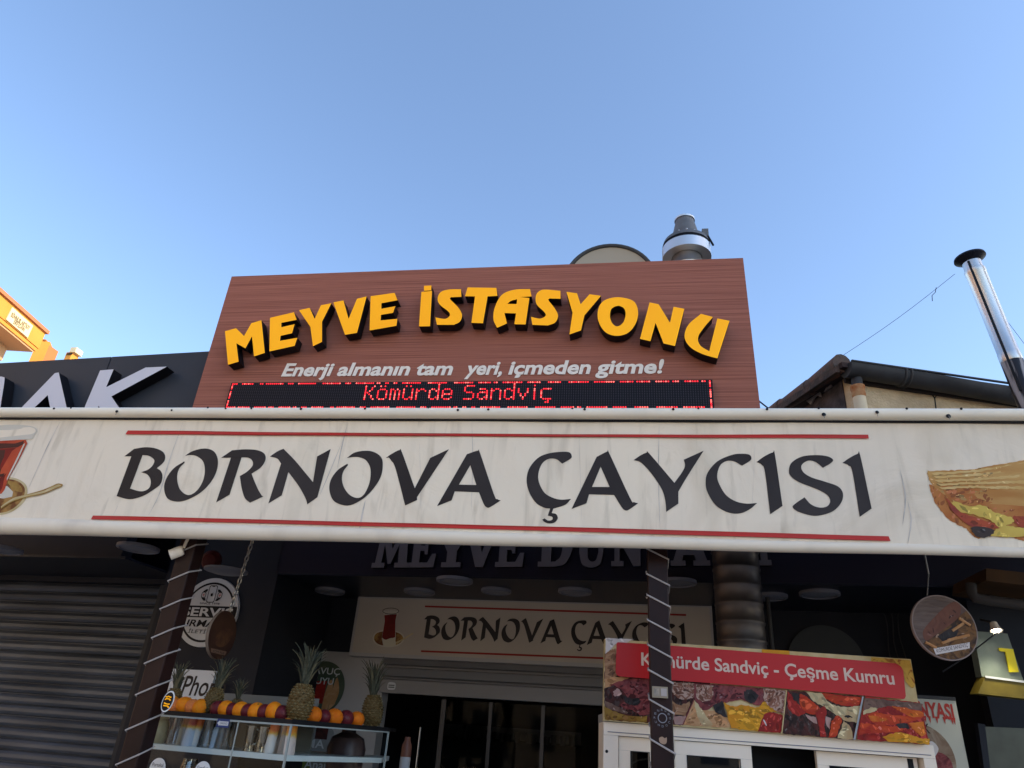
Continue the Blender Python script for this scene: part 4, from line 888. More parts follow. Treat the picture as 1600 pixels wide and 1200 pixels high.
for i, (x, y) in enumerate(xs):
    u = Dp.uv(x, y)[0]; w_ = (.008, .04, .03, .03)[i]; MB().pbox(Dp, u-w_/2, u+w_/2, .13, zz1-.02 if i else zz1-.25, 0, .03, m_galv if i == 0 else mf).build('mullion', t)
MB().pbox(Dp, Dp.uv(688, 1170)[0], bu-.02, .13, zz1-.02, .010, .014, m_dglass).build('pane', t)
u = Dp.uv(640, 1180)[0]
# back shelf with glasses
G_ = B.off(-2.6)
zsf = G_.uv(800, 1160)[1]
t = thing('back_shelf', 'dim grey shelf wall inside the shop holding glasses', 'shelf', G_.P(-.5, .13))
ga, gb = G_.uv(685, 1150)[0], G_.uv(905, 1150)[0]
MB().pbox(G_, ga, gb, .13, zsf, -.2, .25, mat('shelf_dark', (.03, .028, .03), .5)).build('cabinet', t)
MB().pbox(G_, ga, gb, zsf+.02, G_.uv(800, 1137)[1], -.2, -.15, mat('splash', (.80, .77, .74), .4)).build('splashback', t)
gl0 = None; rr = random.Random(8)
m_gls = mat('tea_glass', (.30, .29, .28), .15)
for i in range(16):
    p = G_.P(ga+.08+(gb-ga-.16)*i/15+rr.uniform(-.03, .03), zsf, .1)
    if gl0 is None:
        gl0 = MB().lathe(p, (0, 0, 1), [(.001, 0), (.034, .001), (.030, .04), (.038, .10), (.035, .10), (.027, .04), (0, .008)], m_gls, 14).build('glass', None, 'small clear glass among the row on the dim back shelf inside the shop', 'glass', 'glasses on the back shelf')
        first = Vector(gl0.location)-p; 
    else:
        o_ = gl0.copy(); SC.collection.objects.link(o_); o_.location = p+first; o_.scale = (1, 1, rr.uniform(.8, 1.5))
# menu rack with grid at right of the interior
# bottle dispenser inside
c = at(634, 1180, 5.2)
t = thing('sauce_bottle', 'narrow bottle with brown top and white label behind the counter glass', 'bottle', (c.x, c.y, c.z-.12))
MB().lathe((c.x, c.y, c.z-.12), (0, 0, 1), [(0, 0), (.035, 0), (.035, .10), (.034, .11)], mat('label_pale', (.5, .5, .5), .5), 16).build('label', t)
MB().lathe((c.x, c.y, c.z-.01), (0, 0, 1), [(.034, 0), (.034, .07), (.02, .10), (.02, .12), (0, .12)], mat('bottle_brown', (.22, .09, .06), .3), 16).build('bottle', t)
# ------------------------------------------------------------------ ribbed duct
ca = at(1154, 940, 4.9); rd = (at(1191, 940, 4.9)-at(1117, 940, 4.9)).length/2
t = thing('exhaust_duct', 'shiny ribbed metal exhaust duct rising from the kiosk roof under the awning', 'duct', (ca.x, ca.y, 1.9))
pr = [(rd, 0)]; z = 0
while z < zt1-1.95:
    pr += [(rd, z+.005), (rd*1.035, z+.012), (rd*1.035, z+.022), (rd, z+.03)]; z += .115
MB().lathe((ca.x, ca.y, 1.9), (0, 0, 1), pr, m_duct, 40).build('pipe', t)
q = MB(); q.tube([(ca.x+rd+.03, ca.y-.02, 1.9), (ca.x+rd+.03, ca.y-.02, 2.55)], .014, m_gutter, 8); q.build('side_cable', t)
# ------------------------------------------------------------------ kiosk
KP = lambda x, y: K.uv(x, y)
t = thing('kiosk', 'white framed kiosk with sliding windows under the red food sign', 'kiosk', K.P(0, .12))
xl, xr = KP(943, 1160)[0], KP(1461, 1180)[0]; ztop = KP(1200, 1146)[1]
MB().pbox(K, xl, xr, .12, .949, -.30, -.0, m_pvc).build('base', t)
q = MB(); q.pbox(K, xl, xr, .95, ztop, -.30, -.27, m_gap); q.pbox(K, xl, xl+.04, .95, ztop, -.269, -.081, m_pvc); q.pbox(K, xr-.04, xr, .95, ztop, -.269, -.081, m_pvc); q.build('wall', t)
MB().pbox(K, xl, xr, ztop+.001, ztop+.04, -.30, -.06, mat('kiosk_roof', (.3, .3, .3), .6)).build('roof', t)
fr_ = MB(); b0 = KP(1250, 1170)[1]
xm = KP(1045, 1180)[0]
fr_.pbox(K, xl, xr, b0, ztop, -.08, 0, m_pvc)                      # head beam
fr_.pbox(K, xl, xl+.075, .95, b0-.001, -.08, 0, m_pvc)
fr_.pbox(K, KP(1442, 1180)[0], xr, .95, b0-.001, -.08, 0, m_pvc)
fr_.pbox(K, xm-.03, xm+.03, .95, b0-.001, -.08, -.002, m_pvc); fr_.build('frame', t)
q = MB(); q.pbox(K, xl+.02, xr-.02, b0+.012, b0+.016, .0005, .003, m_lwhite); q.build('frame_seam', t)
def sash(x0, x1, top, w, nm='window_sash'):
    fw = .062; s = MB()
    s.pbox(K, x0, x1, top-fw, top, w-.03, w, m_pvc); s.pbox(K, x0, x0+fw, .95, top-fw-.0005, w-.03, w-.0008, m_pvc); s.pbox(K, x1-fw, x1, .95, top-fw-.0005, w-.03, w-.0008, m_pvc)
    s = s.build(nm, t)
    MB().pbox(K, x0+fw, x1-fw, .95, top-fw, w-.02, w-.016, glass('kiosk_glass%d' % int(x0*100), (.5, .55, .56), .09)).build('pane', s)
    g_ = MB(); g_.pbox(K, x0+fw-.004, x0+fw, .95, top-fw, w-.001, w+.002, m_gap); g_.pbox(K, x0+fw-.004, x1-fw, top-fw-.004, top-fw, w-.001, w+.0025, m_gap); g_.pbox(K, x1-fw, x1-fw+.004, .95, top-fw, w-.001, w+.002, m_gap); g_.build('gasket', s)
sash(xl+.08, xm-.035, b0-.003, -.02); sash(xm+.034, KP(1176, 1185)[0], b0-.003, -.012); sash(KP(1282, 1190)[0], KP(1440, 1190)[0], b0-.003, -.045)
q = MB(); u = KP(1430, 1193); q.pbox(K, u[0]-.016, u[0]+.012, u[1]-.3, u[1]+.02, -.044, -.043, m_gap); q.build('handle_slot', t)
q = MB(); u = KP(948, 1174); q.lathe(K.P(u[0], u[1], .001), K.n, [(.008, 0), (.006, .004), (0, .005)], m_gap, 8); q.build('screw', t)
q = MB(); q.tube([K.P(KP(1080, 1180)[0], 1.0, -.2), K.P(KP(1080, 1180)[0], ztop-.1, -.2)], .016, m_pvc); q.build('inner_rail', t)
# ---- kiosk sign
t = thing('kiosk_sign', 'food photo sign with red band and cream lettering on top of the white kiosk', 'sign', K.P(.2, ztop))
KS = K.off(.02)
c4 = [KS.uv(*p) for p in ((943, 1126), (1446, 1164), (1423, 1030), (945, 998))]
m_cream = mat('photo_cream', (.62, .50, .28), .45, col2=(.50, .36, .16), scale=12)
MB().pquad(K, c4, -.04, .02, m_cream).build('board', t)
k3, k4 = Zm(940, 990, 6.154), Zm(1190, 1000, 6.154)
def fm(n, a, b, sc=14, **k):
    k.setdefault('dist', 1.4); k.setdefault('detail', 10); k.setdefault('bump', .5); return mat(n, a, .5, col2=b, scale=sc, **k)
f_dark = fm('photo_dark', (.030, .012, .010), (.10, .022, .018)); f_burg = fm('photo_burgundy', (.11, .018, .022), (.26, .06, .06), 18); f_tan = fm('photo_tan', (.42, .20, .08), (.52, .30, .15), 10); f_bun = fm('photo_bun', (.26, .12, .06), (.42, .24, .13), 9, stretch=(1, 1, 4)); f_yel = fm('photo_cheese', (.62, .30, .015), (.55, .21, .01), 6); f_red = fm('photo_red', (.36, .022, .014), (.20, .010, .010), 11); f_red2 = fm('photo_bright', (.52, .06, .012), (.34, .02, .01), 9, stretch=(.6, 1, 2)); f_org = fm('photo_orange', (.60, .17, .015), (.48, .07, .01), 10); f_crm = fm('photo_pale', (.56, .46, .26), (.42, .28, .14), 8); f_blk = fm('photo_black', (.014, .012, .014), (.04, .03, .03)); f_oil = fm('photo_oil', (.19, .09, .015), (.30, .18, .03), 16); f_speck = fm('photo_speck', (.20, .08, .05), (.45, .30, .24), 40, lo=.45, hi=.55); f_pink = fm('photo_pink', (.46, .30, .27), (.34, .18, .15), 10); f_wht = mat('photo_white', (.62, .56, .54), .5); f_gry = fm('photo_grey', (.20, .12, .09), (.10, .05, .04), 12)
q = MB()
pic(q, K, [
 (f_dark, [(26, 190),(1040, 250),(1040, 690),(770, 882),(24, 830)]),
 (f_wht, [(34, 45),(310, 60),(240, 90),(140, 95),(34, 200)]),
 (f_bun, [(30,200),(80,165,1),(128,150),(140,410),(25,480)]),
 (f_tan, [(25,440),(120,420,1),(260,425),(170,470,1),(25,530)]),
 (f_pink, [(110,560),(150,530,1),(190,580,1),(160,600,1),(115,600,1)]),
 (f_burg, [(60,500),(260,440,1),(480,440),(490,720,1),(400,790,1),(290,740,1),(180,700,1),(240,620,1),(160,520,1)]),
 (f_blk, [(200,590),(270,620,1),(360,630,1),(340,690,1),(230,670,1)]),
 (f_oil, [(25,700),(120,750,1),(250,790,1),(430,795),(430,858),(25,828)]),
 (f_gry, [(26,650),(130,690,1),(250,770,1),(120,745,1),(26,700)]),
 (f_speck, [(650,470),(890,480),(880,620),(780,640,1),(700,600,1),(650,520)]),
 (f_bun, [(655,640),(740,690,1),(840,660,1),(800,790),(660,780)]),
 (f_pink, [(680,800),(800,790),(770,880),(695,875)]),
 (f_tan, [(772,880),(875,640),(930,700,1),(1010,740,1),(1110,760,1),(1210,830,1),(1225,905)]),
 (f_crm, [(880,640),(930,700,1),(1000,800,1),(1060,880,1),(960,880,1),(900,760,1)]),
 (f_burg, [(880,480),(1600,530),(1620,660),(1480,690,1),(1330,640,1),(1160,670,1),(1080,680,1),(990,745,1),(920,690,1),(880,620)]),
 (f_speck, [(900,490),(1060,500),(1050,620,1),(960,660,1),(900,600,1)]),
 (f_blk, [(1350,560),(1420,540,1),(1490,600,1),(1440,670,1),(1370,640,1)]),
 (f_blk, [(1060,690),(1150,652),(1195,810),(1080,760)]),
 (f_yel, [(1160,660),(1230,700,1),(1350,690,1),(1480,710,1),(1560,640),(1600,600),(1640,660),(1720,740),(1600,770,1),(1530,860,1),(1490,942),(1230,912),(1200,800,1)]),
 (f_red, [(1545,780,1),(1640,760,1),(1728,790),(1705,958),(1490,942)]),
 (f_wht, [(1530,830),(1570,890),(1575,885),(1545,825)]),
], k3, .0212, .0004, .003, 3200, .010)
pic(q, K, [
 (f_speck, [(0,465),(215,483),(195,715),(100,670,1),(20,600,1),(0,560)]),
 (f_dark, [(222,485),(958,545),(870,957),(178,903)]),
 (f_red, [(230,500),(290,560,1),(350,640,1),(400,700,1),(330,730,1),(240,660,1)]),
 (f_blk, [(265,500),(330,530,1),(350,580,1),(290,580,1)]),
 (f_red2, [(345,520),(400,540,1),(470,600,1),(530,650,1),(560,690,1),(480,715,1),(400,690,1),(350,620,1)]),
 (f_crm, [(405,500),(560,512),(620,600,1),(740,645,1),(925,640),(900,795),(790,780,1),(700,730,1),(600,660,1),(480,590,1)]),
 (f_red2, [(550,512),(935,560),(915,630,1),(800,640,1),(680,610,1),(600,570,1)]),
 (f_red, [(490,700),(580,632),(600,700,1),(580,800,1),(600,935),(540,930),(520,800,1)]),
 (f_red2, [(650,780),(700,730,1),(745,765,1),(720,850,1),(690,935),(620,935),(640,850,1)]),
 (f_blk, [(770,735,1),(810,725,1),(845,745,1),(800,748,1)]),
 (f_pink, [(590,740),(640,750),(625,860),(600,830)]),
 (f_crm, [(760,780),(820,830,1),(860,955),(700,940),(740,850,1)]),
 (f_pink, [(390,720),(500,750),(515,810),(450,780)]),
 (f_red, [(965,545),(1508,612),(1578,1003),(880,958)]),
 (f_gry, [(963,560),(1505,615),(1512,690),(1350,660,1),(1220,640,1),(1100,660,1),(950,690)]),
 (f_red2, [(995,720),(1060,695,1),(1200,720,1),(1530,740),(1440,780,1),(1250,815,1),(1080,815,1),(1010,770,1)]),
 (f_org, [(1220,640),(1330,650,1),(1520,700),(1530,740),(1420,745,1),(1300,690,1)]),
 (f_red2, [(920,800),(1100,820,1),(1340,840),(1300,880,1),(1100,890,1),(900,910)]),
 (f_org, [(1000,730),(1100,735,1),(1180,770,1),(1080,790,1),(1015,770,1)]),
 (f_blk, [(1250,815),(1360,800,1),(1380,850,1),(1300,850,1)]),
 (f_org, [(1375,800),(1520,790),(1545,910),(1500,925),(1430,870,1)]),
 (f_yel, [(1130,930),(1230,900,1),(1340,895,1),(1480,940,1),(1575,950),(1578,1003),(1180,975)]),
 (f_crm, [(945,690),(1020,655,1),(1085,662),(1050,690,1),(940,722)]),
], k4, .0312, .0004, .003, 3200, .010)
sp = [(222,485),(232,485),(186,903),(176,903)]
q.sheet(K, [[KS.uv(*p) for p in k4(sp)]], .042, None, m_cream); q.sheet(K, [[KS.uv(*p) for p in k4([(950,545),(966,546),(884,958),(866,957)])]], .042, None, mat('photo_line', (.34, .36, .38), .4)); q.sheet(K, [[KS.uv(*p) for p in k3([(874,640),(884,640),(776,882),(766,882)])]], .042, None, f_burg)
q.sheet(K, [[KS.uv(*p) for p in k4([(0,90),(265,105),(268,145),(0,135)])]], .024, None, f_yel)
q.sheet(K, [[KS.uv(*p) for p in smooth(k4([(1050,165),(1425,195),(1470,420,1),(1440,460,1),(1380,400),(1340,280),(1280,225),(1050,205)]))]], .024, None, fm('photo_speckle', (.58, .33, .05), (.30, .10, .02), 22, lo=.5, hi=.62))
q.build('food_picture', t)
q = MB(); bp = smooth([(962.5, 1007), (964, 1004.3), (1046, 1009.5), (1190, 1020.5), (1395, 1037), (1403, 1041, 1), (1408, 1048), (1412, 1088), (1410, 1092, 1), (1407, 1092.6), (1200, 1074.5), (967, 1057.5), (963, 1055, 1), (961, 1051)])
q.sheet(K, [[KS.uv(*p) for p in bp]], .0435, None, mat('band_red', (.47, .022, .024), .32)); q.build('band', t)
MB().text(KS, 'Kömürde Sandviç - Çeşme Kumru', (1001, 1040), (1395, 1070), .0655, .0248, None, mat('band_text', (.66, .50, .42), .45), bold=.018).build('lettering', t)
# ------------------------------------------------------------------ juice counter
cA = at(457, 1124, 3.95); cB = at(607, 1147, 4.75); Cp = Plane(cA.x, cA.y, -9)
ang = math.degrees(math.atan2(cB.y-cA.y, cB.x-cA.x)); C2 = Plane(cA.x, cA.y, ang)
cL = Cp.uv(222, 1112)[0]; cw2 = (Vector((cB.x, cB.y, 0))-Vector((cA.x, cA.y, 0))).length
zt_c = cA.z
t = thing('juice_counter', 'glass fronted juice counter with fruit lined along its top, behind the left post', 'counter', (cA.x-.4, cA.y+.3, .12))
def slab(mb, z0, z1, ins, m, dz=0):
    pts = [Cp.P(cL, 0, -ins), Cp.P(-ins*.3, 0, -ins), C2.P(cw2, 0, -ins), C2.P(cw2, 0, -ins)+Vector((-.1, .5, 0)), Cp.P(cL, 0, -.65)]
    n = len(pts); vs = [p+Vector((0, 0, z0)) for p in pts]+[p+Vector((0, 0, z1)) for p in pts]
    mb.add(vs, [tuple(range(n))[::-1], tuple(range(n, 2*n))]+[(i, (i+1) % n, n+(i+1) % n, n+i) for i in range(n)], m); return mb
slab(MB(), zt_c-.022, zt_c, 0, m_gap).build('top', t)
zsh = Cp.uv(340, 1171)[1]; zs0 = Cp.uv(340, 1180)[1]
m_sh = mat('pale_shelf', (.58, .64, .64), .35)
slab(MB(), zs0, zsh, .03, m_sh).build('shelf', t)
slab(MB(), zsh-.34, zsh-.32, .03, m_sh).build('shelf', t)
slab(MB(), .12, 1.05, .0, m_gap).build('cabinet', t)
q = MB(); q.pbox(Cp, cL, 0, 1.05, zt_c-.023, -.012, -.004, m_glass); q.build('front_glass', t)
q = MB(); q.pbox(C2, 0.004, cw2, 1.05, zt_c-.023, -.012, -.004, m_glass); q.build('side_glass', t)
q = MB(); m_edge = mat('glass_edge', (.30, .34, .33), .3)
q.pbox(Cp, -.006, .004, 1.05, zt_c-.023, -.006, .004, m_edge); q.pbox(C2, cw2-.006, cw2+.002, 1.05, zt_c-.023, -.006, .004, m_edge); q.pbox(Cp, Cp.uv(368, 1150)[0]-.003, Cp.uv(368, 1150)[0]+.002, 1.05, zt_c-.023, -.003, .003, m_edge)
q.pbox(Cp, cL, 0, zt_c-.032, zt_c-.023, -.004, .002, m_edge); q.pbox(C2, .005, cw2, zt_c-.030, zt_c-.023, -.004, .002, m_edge)
q.build('edge_trim', t)
q = MB(); q.pbox(Cp, cL, -.22, zsh, zsh+.30, -.60, -.59, mat('counter_back', (.16, .17, .165), .5)); q.build('back_panel', t)
q = MB(); a = rect(Cp, 338, 1124, 360, 1136); q.pbox(Cp, *a, .001, .004, mat('blue_tag', (.03, .05, .16), .5)); 
q.sheet(Cp, [[(a[0]+.004, (a[2]+a[3])/2), (a[0]+.018, a[3]-.008), (a[0]+.018, a[3]-.012), (a[1]-.004, a[3]-.012), (a[1]-.004, a[2]+.010), (a[0]+.018, a[2]+.010), (a[0]+.018, a[2]+.006)]], .005, None, m_sw)
q.text(Cp, 'ÇEKİNİZ', (a[0]+.022, (a[2]+a[3])/2-.005), (a[1]-.008, (a[2]+a[3])/2-.005), .009, .006, None, m_ink, pix=False); q.build('arrow_label', t)
# paper labels on the lower front
for (x, y, r, body) in ((246, 1201, .052, 'Portakal'), (316, 1206, .050, 'Greyfurt')):
    a, b = Cp.uv(x, y); q = MB(); q.sheet(Cp, [[(a+r*math.cos(i*math.pi/18), b+r*math.sin(i*math.pi/18)) for i in range(36)]], .001, .003, m_white); q.text(Cp, body, (a-r*.7, b+r*.2), (a+r*.7, b+r*.2), .018, .0045, None, m_ink, pix=False); q.build('round_label', t)
# things on the shelves
def on_shelf(px, d): 
    pl = Cp.off(-d); return pl.P(pl.uv(px, 1172)[0], zsh)
m_cup = glass('cup_plastic', (.86, .88, .88), .16); 
def cupmat(n, lo_c, hi_c):
    m = bpy.data.materials.new(n); m.use_nodes = True; tt = m.node_tree; b = tt.nodes['Principled BSDF']; b.inputs['Roughness'].default_value = .4
    tc = tt.nodes.new('ShaderNodeTexCoord'); sx = tt.nodes.new('ShaderNodeSeparateXYZ'); r = tt.nodes.new('ShaderNodeValToRGB'); nz = tt.nodes.new('ShaderNodeTexNoise'); nz.inputs['Scale'].default_value = 30
    md = tt.nodes.new('ShaderNodeMath'); md.operation = 'MULTIPLY_ADD'; md.inputs[1].default_value = .04
    tt.links.new(tc.outputs['Object'], sx.inputs[0]); tt.links.new(tc.outputs['Object'], nz.inputs[0]); tt.links.new(nz.outputs[0], md.inputs[0]); tt.links.new(sx.outputs[2], md.inputs[2])
    e = r.color_ramp.elements; e[0].position = .10; e[0].color = (*lo_c, 1); e[1].position = .115; e[1].color = (.62, .38, .06, 1); x = e.new(.135); x.color = (*hi_c, 1)
    tt.links.new(md.outputs[0], r.inputs[0]); tt.links.new(r.outputs[0], b.inputs['Base Color']); return m
m_cupo = cupmat('orange_cup', (.62, .62, .60), (.62, .13, .02))
cupp = [(.038, 0), (.040, .004), (.028, .155), (.030, .16), (0, .161)]
def cup(px, d, m, lab, nm='paper_cup', cat='cup', s=1.):
    p = on_shelf(px, d); q = MB(); q.lathe(p, (0, 0, 1), [(r*s, h*s) for r, h in cupp], m, 20); o = q.build(nm, None, lab, cat, 'cups inside the juice counter'); return o
cup(303, .12, m_cupo, 'orange topped white paper cup left of the blue capped bottle in the counter')
cup(424, .10, m_cupo, 'orange topped white paper cup near the right corner of the counter front')
cup(283, .16, cupmat('pale_cup', (.5, .56, .62), (.6, .22, .1)), 'pale paper cup with faded orange top, second from left in the counter')
cup(293, .10, cupmat('blue_cup', (.45, .52, .62), (.45, .06, .04)), 'bluish paper cup with red top between two orange cups in the counter')
for px, d, lab in ((268, .11, 'clear plastic cup stack beside the beige jar in the counter'), (318, .10, 'clear plastic cup between the orange cup and the blue capped bottle'), (345, .10, 'clear plastic cup right of the blue capped bottle'), (353, .14, 'clear plastic cup standing behind, below the blue arrow label'), (440, .09, 'clear plastic cup at the glass corner of the counter')): cup(px, d, m_cup, lab, 'plastic_cup', 'cup', 1.05)
p = on_shelf(463, .14); q = MB(); q.lathe(C2.P(.09, zsh, -.09), (0, 0, 1), [(.045, 0), (.047, .004), (.036, .17), (.038, .175), (0, .176)], cupmat('patterned_cup', (.60, .50, .46), (.66, .22, .02)), 20); q.build('paper_cup', None, 'large orange patterned paper cup behind the side glass of the counter', 'cup', 'cups inside the juice counter')
for px, d, lab in ((388, .10, 'left of two clear handled mugs in the counter'), (407, .10, 'right of two clear handled mugs in the counter')):
    p = on_shelf(px, d); r = thing('glass_mug', lab, 'mug', p, 'glass mugs in the counter')
    MB().lathe(p, (0, 0, 1), [(0, 0), (.032, .001), (.03, .05), (.035, .125), (.033, .125), (.027, .05), (0, .01)], m_cup, 20).build('body', r)
    MB().tube([p+Vector((.03, -.01, .11)), p+Vector((.055, -.012, .10)), p+Vector((.055, -.012, .05)), p+Vector((.03, -.01, .035))], .004, m_edge, 8).build('handle', r)
p = on_shelf(335, .11); r = thing('water_bottle', 'ribbed clear water bottle with light blue cap in the counter', 'bottle', p)
MB().lathe(p, (0, 0, 1), [(0, 0), (.033, 0)]+[(.033-.003*(i % 2), .01+i*.009) for i in range(9)]+[(.026, .105), (.013, .118)], mat('pet', (.32, .42, .52), .15), 20).build('body', r)
MB().lathe(p+Vector((0, 0, .118)), (0, 0, 1), [(.014, 0), (.014, .028), (0, .029)], mat('cap_blue', (.16, .36, .75), .4), 16).build('cap', r)
p = on_shelf(240, .12); MB().lathe(p, (0, 0, 1), [(0, 0), (.045, 0), (.052, .03), (.05, .10), (.036, .125), (.042, .135), (.042, .155), (0, .157)], mat('stoneware', (.44, .40, .26), .4, col2=(.30, .27, .16), scale=12), 24).build('jar', None, 'beige stoneware jar at the left end of the counter shelf', 'jar')
p = Cp.P(Cp.uv(274, 1190)[0], zsh-.32, -.12); r = thing('fruit_jar', 'glass jar of orange fruit pieces on the lower counter shelf', 'jar', p)
MB().lathe(p, (0, 0, 1), [(0, 0), (.042, 0), (.044, .20), (.036, .225), (0, .226)], mat('fruit_mix', (.42, .18, .03), .3, col2=(.16, .05, .02), scale=22, lo=.45, hi=.6), 20).build('fruit', r)
MB().lathe(p, (0, 0, 1), [(.046, 0), (.048, .21), (.040, .235), (.040, .26), (0, .26)], m_cup, 20).build('glass', r)
p = Cp.P(Cp.uv(365, 1195)[0], zsh-.32, -.14); MB().lathe(p, (0, 0, 1), [(0, 0), (.05, 0), (.05, .20), (.03, .22), (0, .221)], mat('dark_red_jar', (.10, .015, .015), .3, col2=(.2, .05, .04), scale=20), 20).build('jar', None, 'dark red jar on the lower counter shelf', 'jar')
p = Cp.P(Cp.uv(432, 1195)[0], zsh-.30, -.10); MB().lathe(p, (0, 0, 1), [(.055, 0), (.06, .13), (.075, .135), (.075, .155), (.06, .165), (0, .166)], m_sw, 24).build('lidded_tub', None, 'white lidded plastic tub on the lower shelf near the glass corner', 'tub')
c = at(540, 1178, 4.75); MB().lathe((c.x, c.y, c.z-.3), (0, 0, 1), [(0, 0), (.10, 0), (.11, .2), (.12, .33), (.10, .39), (.045, .42), (.045, .44), (0, .445)], mat('urn', (.05, .032, .034), .3, col2=(.08, .05, .05), scale=5), 28).build('urn', None, 'dark brown rounded urn behind the right end of the counter', 'urn')
# ------------------------------------------------------------------ fruit along the top
m_or = mat('orange_skin', (.80, .20, .006), .42, col2=(.80, .28, .012), scale=2.5, bump=.35, bscale=110)
m_or2 = mat('orange_skin_shaded', (.70, .14, .006), .42, col2=(.74, .20, .012), scale=2.5, bump=.35, bscale=110)  # skin colour darkened for the shaded right end of the row
m_pl = mat('plum_skin', (.075, .010, .018), .35, col2=(.15, .022, .026), scale=9)
m_pe = mat('peach_skin', (.55, .13, .05), .5, col2=(.70, .26, .06), scale=9)
m_ca = mat('calyx', (.10, .11, .03), .8)
def fruit_proto(nm, m, lab, cat, grp):
    r = thing(nm, lab, cat, (0, 0, 0), grp); q = MB(); n = 9
    q.lathe((0, 0, -1), (0, 0, 1), [(math.sin(math.pi*k/n)*(1.0), 1-math.cos(math.pi*k/n)*(.96)-.04*0) for k in range(n+1)], m, 22); q.build('skin', r)
    q = MB(); q.lathe((.0, 0, .955), (0, 0, 1), [(.11, 0), (.09, .03), (0, .035)], m_ca, 6); q.build('stem', r); return r
def at_row(px, d):
    pl = (Cp if px <= 472 else C2).off(-d); return pl.P(pl.uv(px, 1118)[0], 0)
FR = [(264,1102,13,'O','bright orange next to the left post, first of the fruit row'),(274,1104,11,'P','red peach squeezed behind the first two oranges at the left'),(285.5,1103,13.5,'O','yellowish orange, second orange from the left post'),
 (298,1104.5,12,'P','reddish peach between the second and third oranges'),(310,1104,12.5,'O','orange touching the left side of the second pineapple'),(338,1106,12.5,'L','dark plum touching the right side of the second pineapple'),
 (351,1106,13,'O','orange between two plums below the small pineapple crown'),(362,1108,11.5,'L','purple plum left of the orange under the smallest crown'),(374,1107,13,'O','orange in front of the smallest pineapple crown'),
 (386,1108.5,12,'L','purple plum right of the smallest pineapple crown'),(399,1108,13,'O','orange midway between the small crown and the large pineapple'),(412,1109,12.5,'L','purple plum left of the big orange by the large pineapple'),
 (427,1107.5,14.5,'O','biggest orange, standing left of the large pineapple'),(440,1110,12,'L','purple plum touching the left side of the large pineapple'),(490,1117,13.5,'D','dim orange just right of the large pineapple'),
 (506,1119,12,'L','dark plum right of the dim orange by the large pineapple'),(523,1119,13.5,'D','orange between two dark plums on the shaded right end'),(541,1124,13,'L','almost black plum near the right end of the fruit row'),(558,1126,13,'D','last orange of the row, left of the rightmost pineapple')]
protos = {}
for px, py, r, k, lab in FR:
    p = at_row(px, .10); dist = (p-CAM).length; R = r*dist/1100*.84; pos = Vector((p.x, p.y, zt_c+R*.72-.006))
    nm, m, cat, grp = {'O': ('orange', m_or, 'orange', 'oranges along the counter top'), 'D': ('orange', m_or2, 'orange', 'oranges along the counter top'), 'P': ('peach', m_pe, 'peach', 'peaches along the counter top'), 'L': ('plum', m_pl, 'plum', 'plums along the counter top')}[k]
    rot = (rr.uniform(-.6, .2), rr.uniform(-.5, .5), rr.uniform(0, 6)); s = (R*rr.uniform(.9, 1.08), R*rr.uniform(.9, 1.08), R*rr.uniform(.92, 1.04))
    if k not in protos:
        o = fruit_proto(nm, m, lab, cat, grp); protos[k] = o; o.location = pos; o.rotation_euler = rot; o.scale = s
    else: dup(protos[k], pos, lab, rot, s)
m_pin = mat('pineapple_skin', (.075, .045, .016), .6, col2=(.13, .085, .03), scale=30); m_pin2 = mat('pineapple_eye', (.20, .155, .075), .6, col2=(.09, .065, .025), scale=25)
m_lf = mat('pineapple_leaf', (.05, .056, .038), .5, col2=(.10, .10, .07), scale=8, stretch=(3, 3, .6)); m_lf2 = mat('pineapple_leaf_dry', (.17, .15, .09), .6)
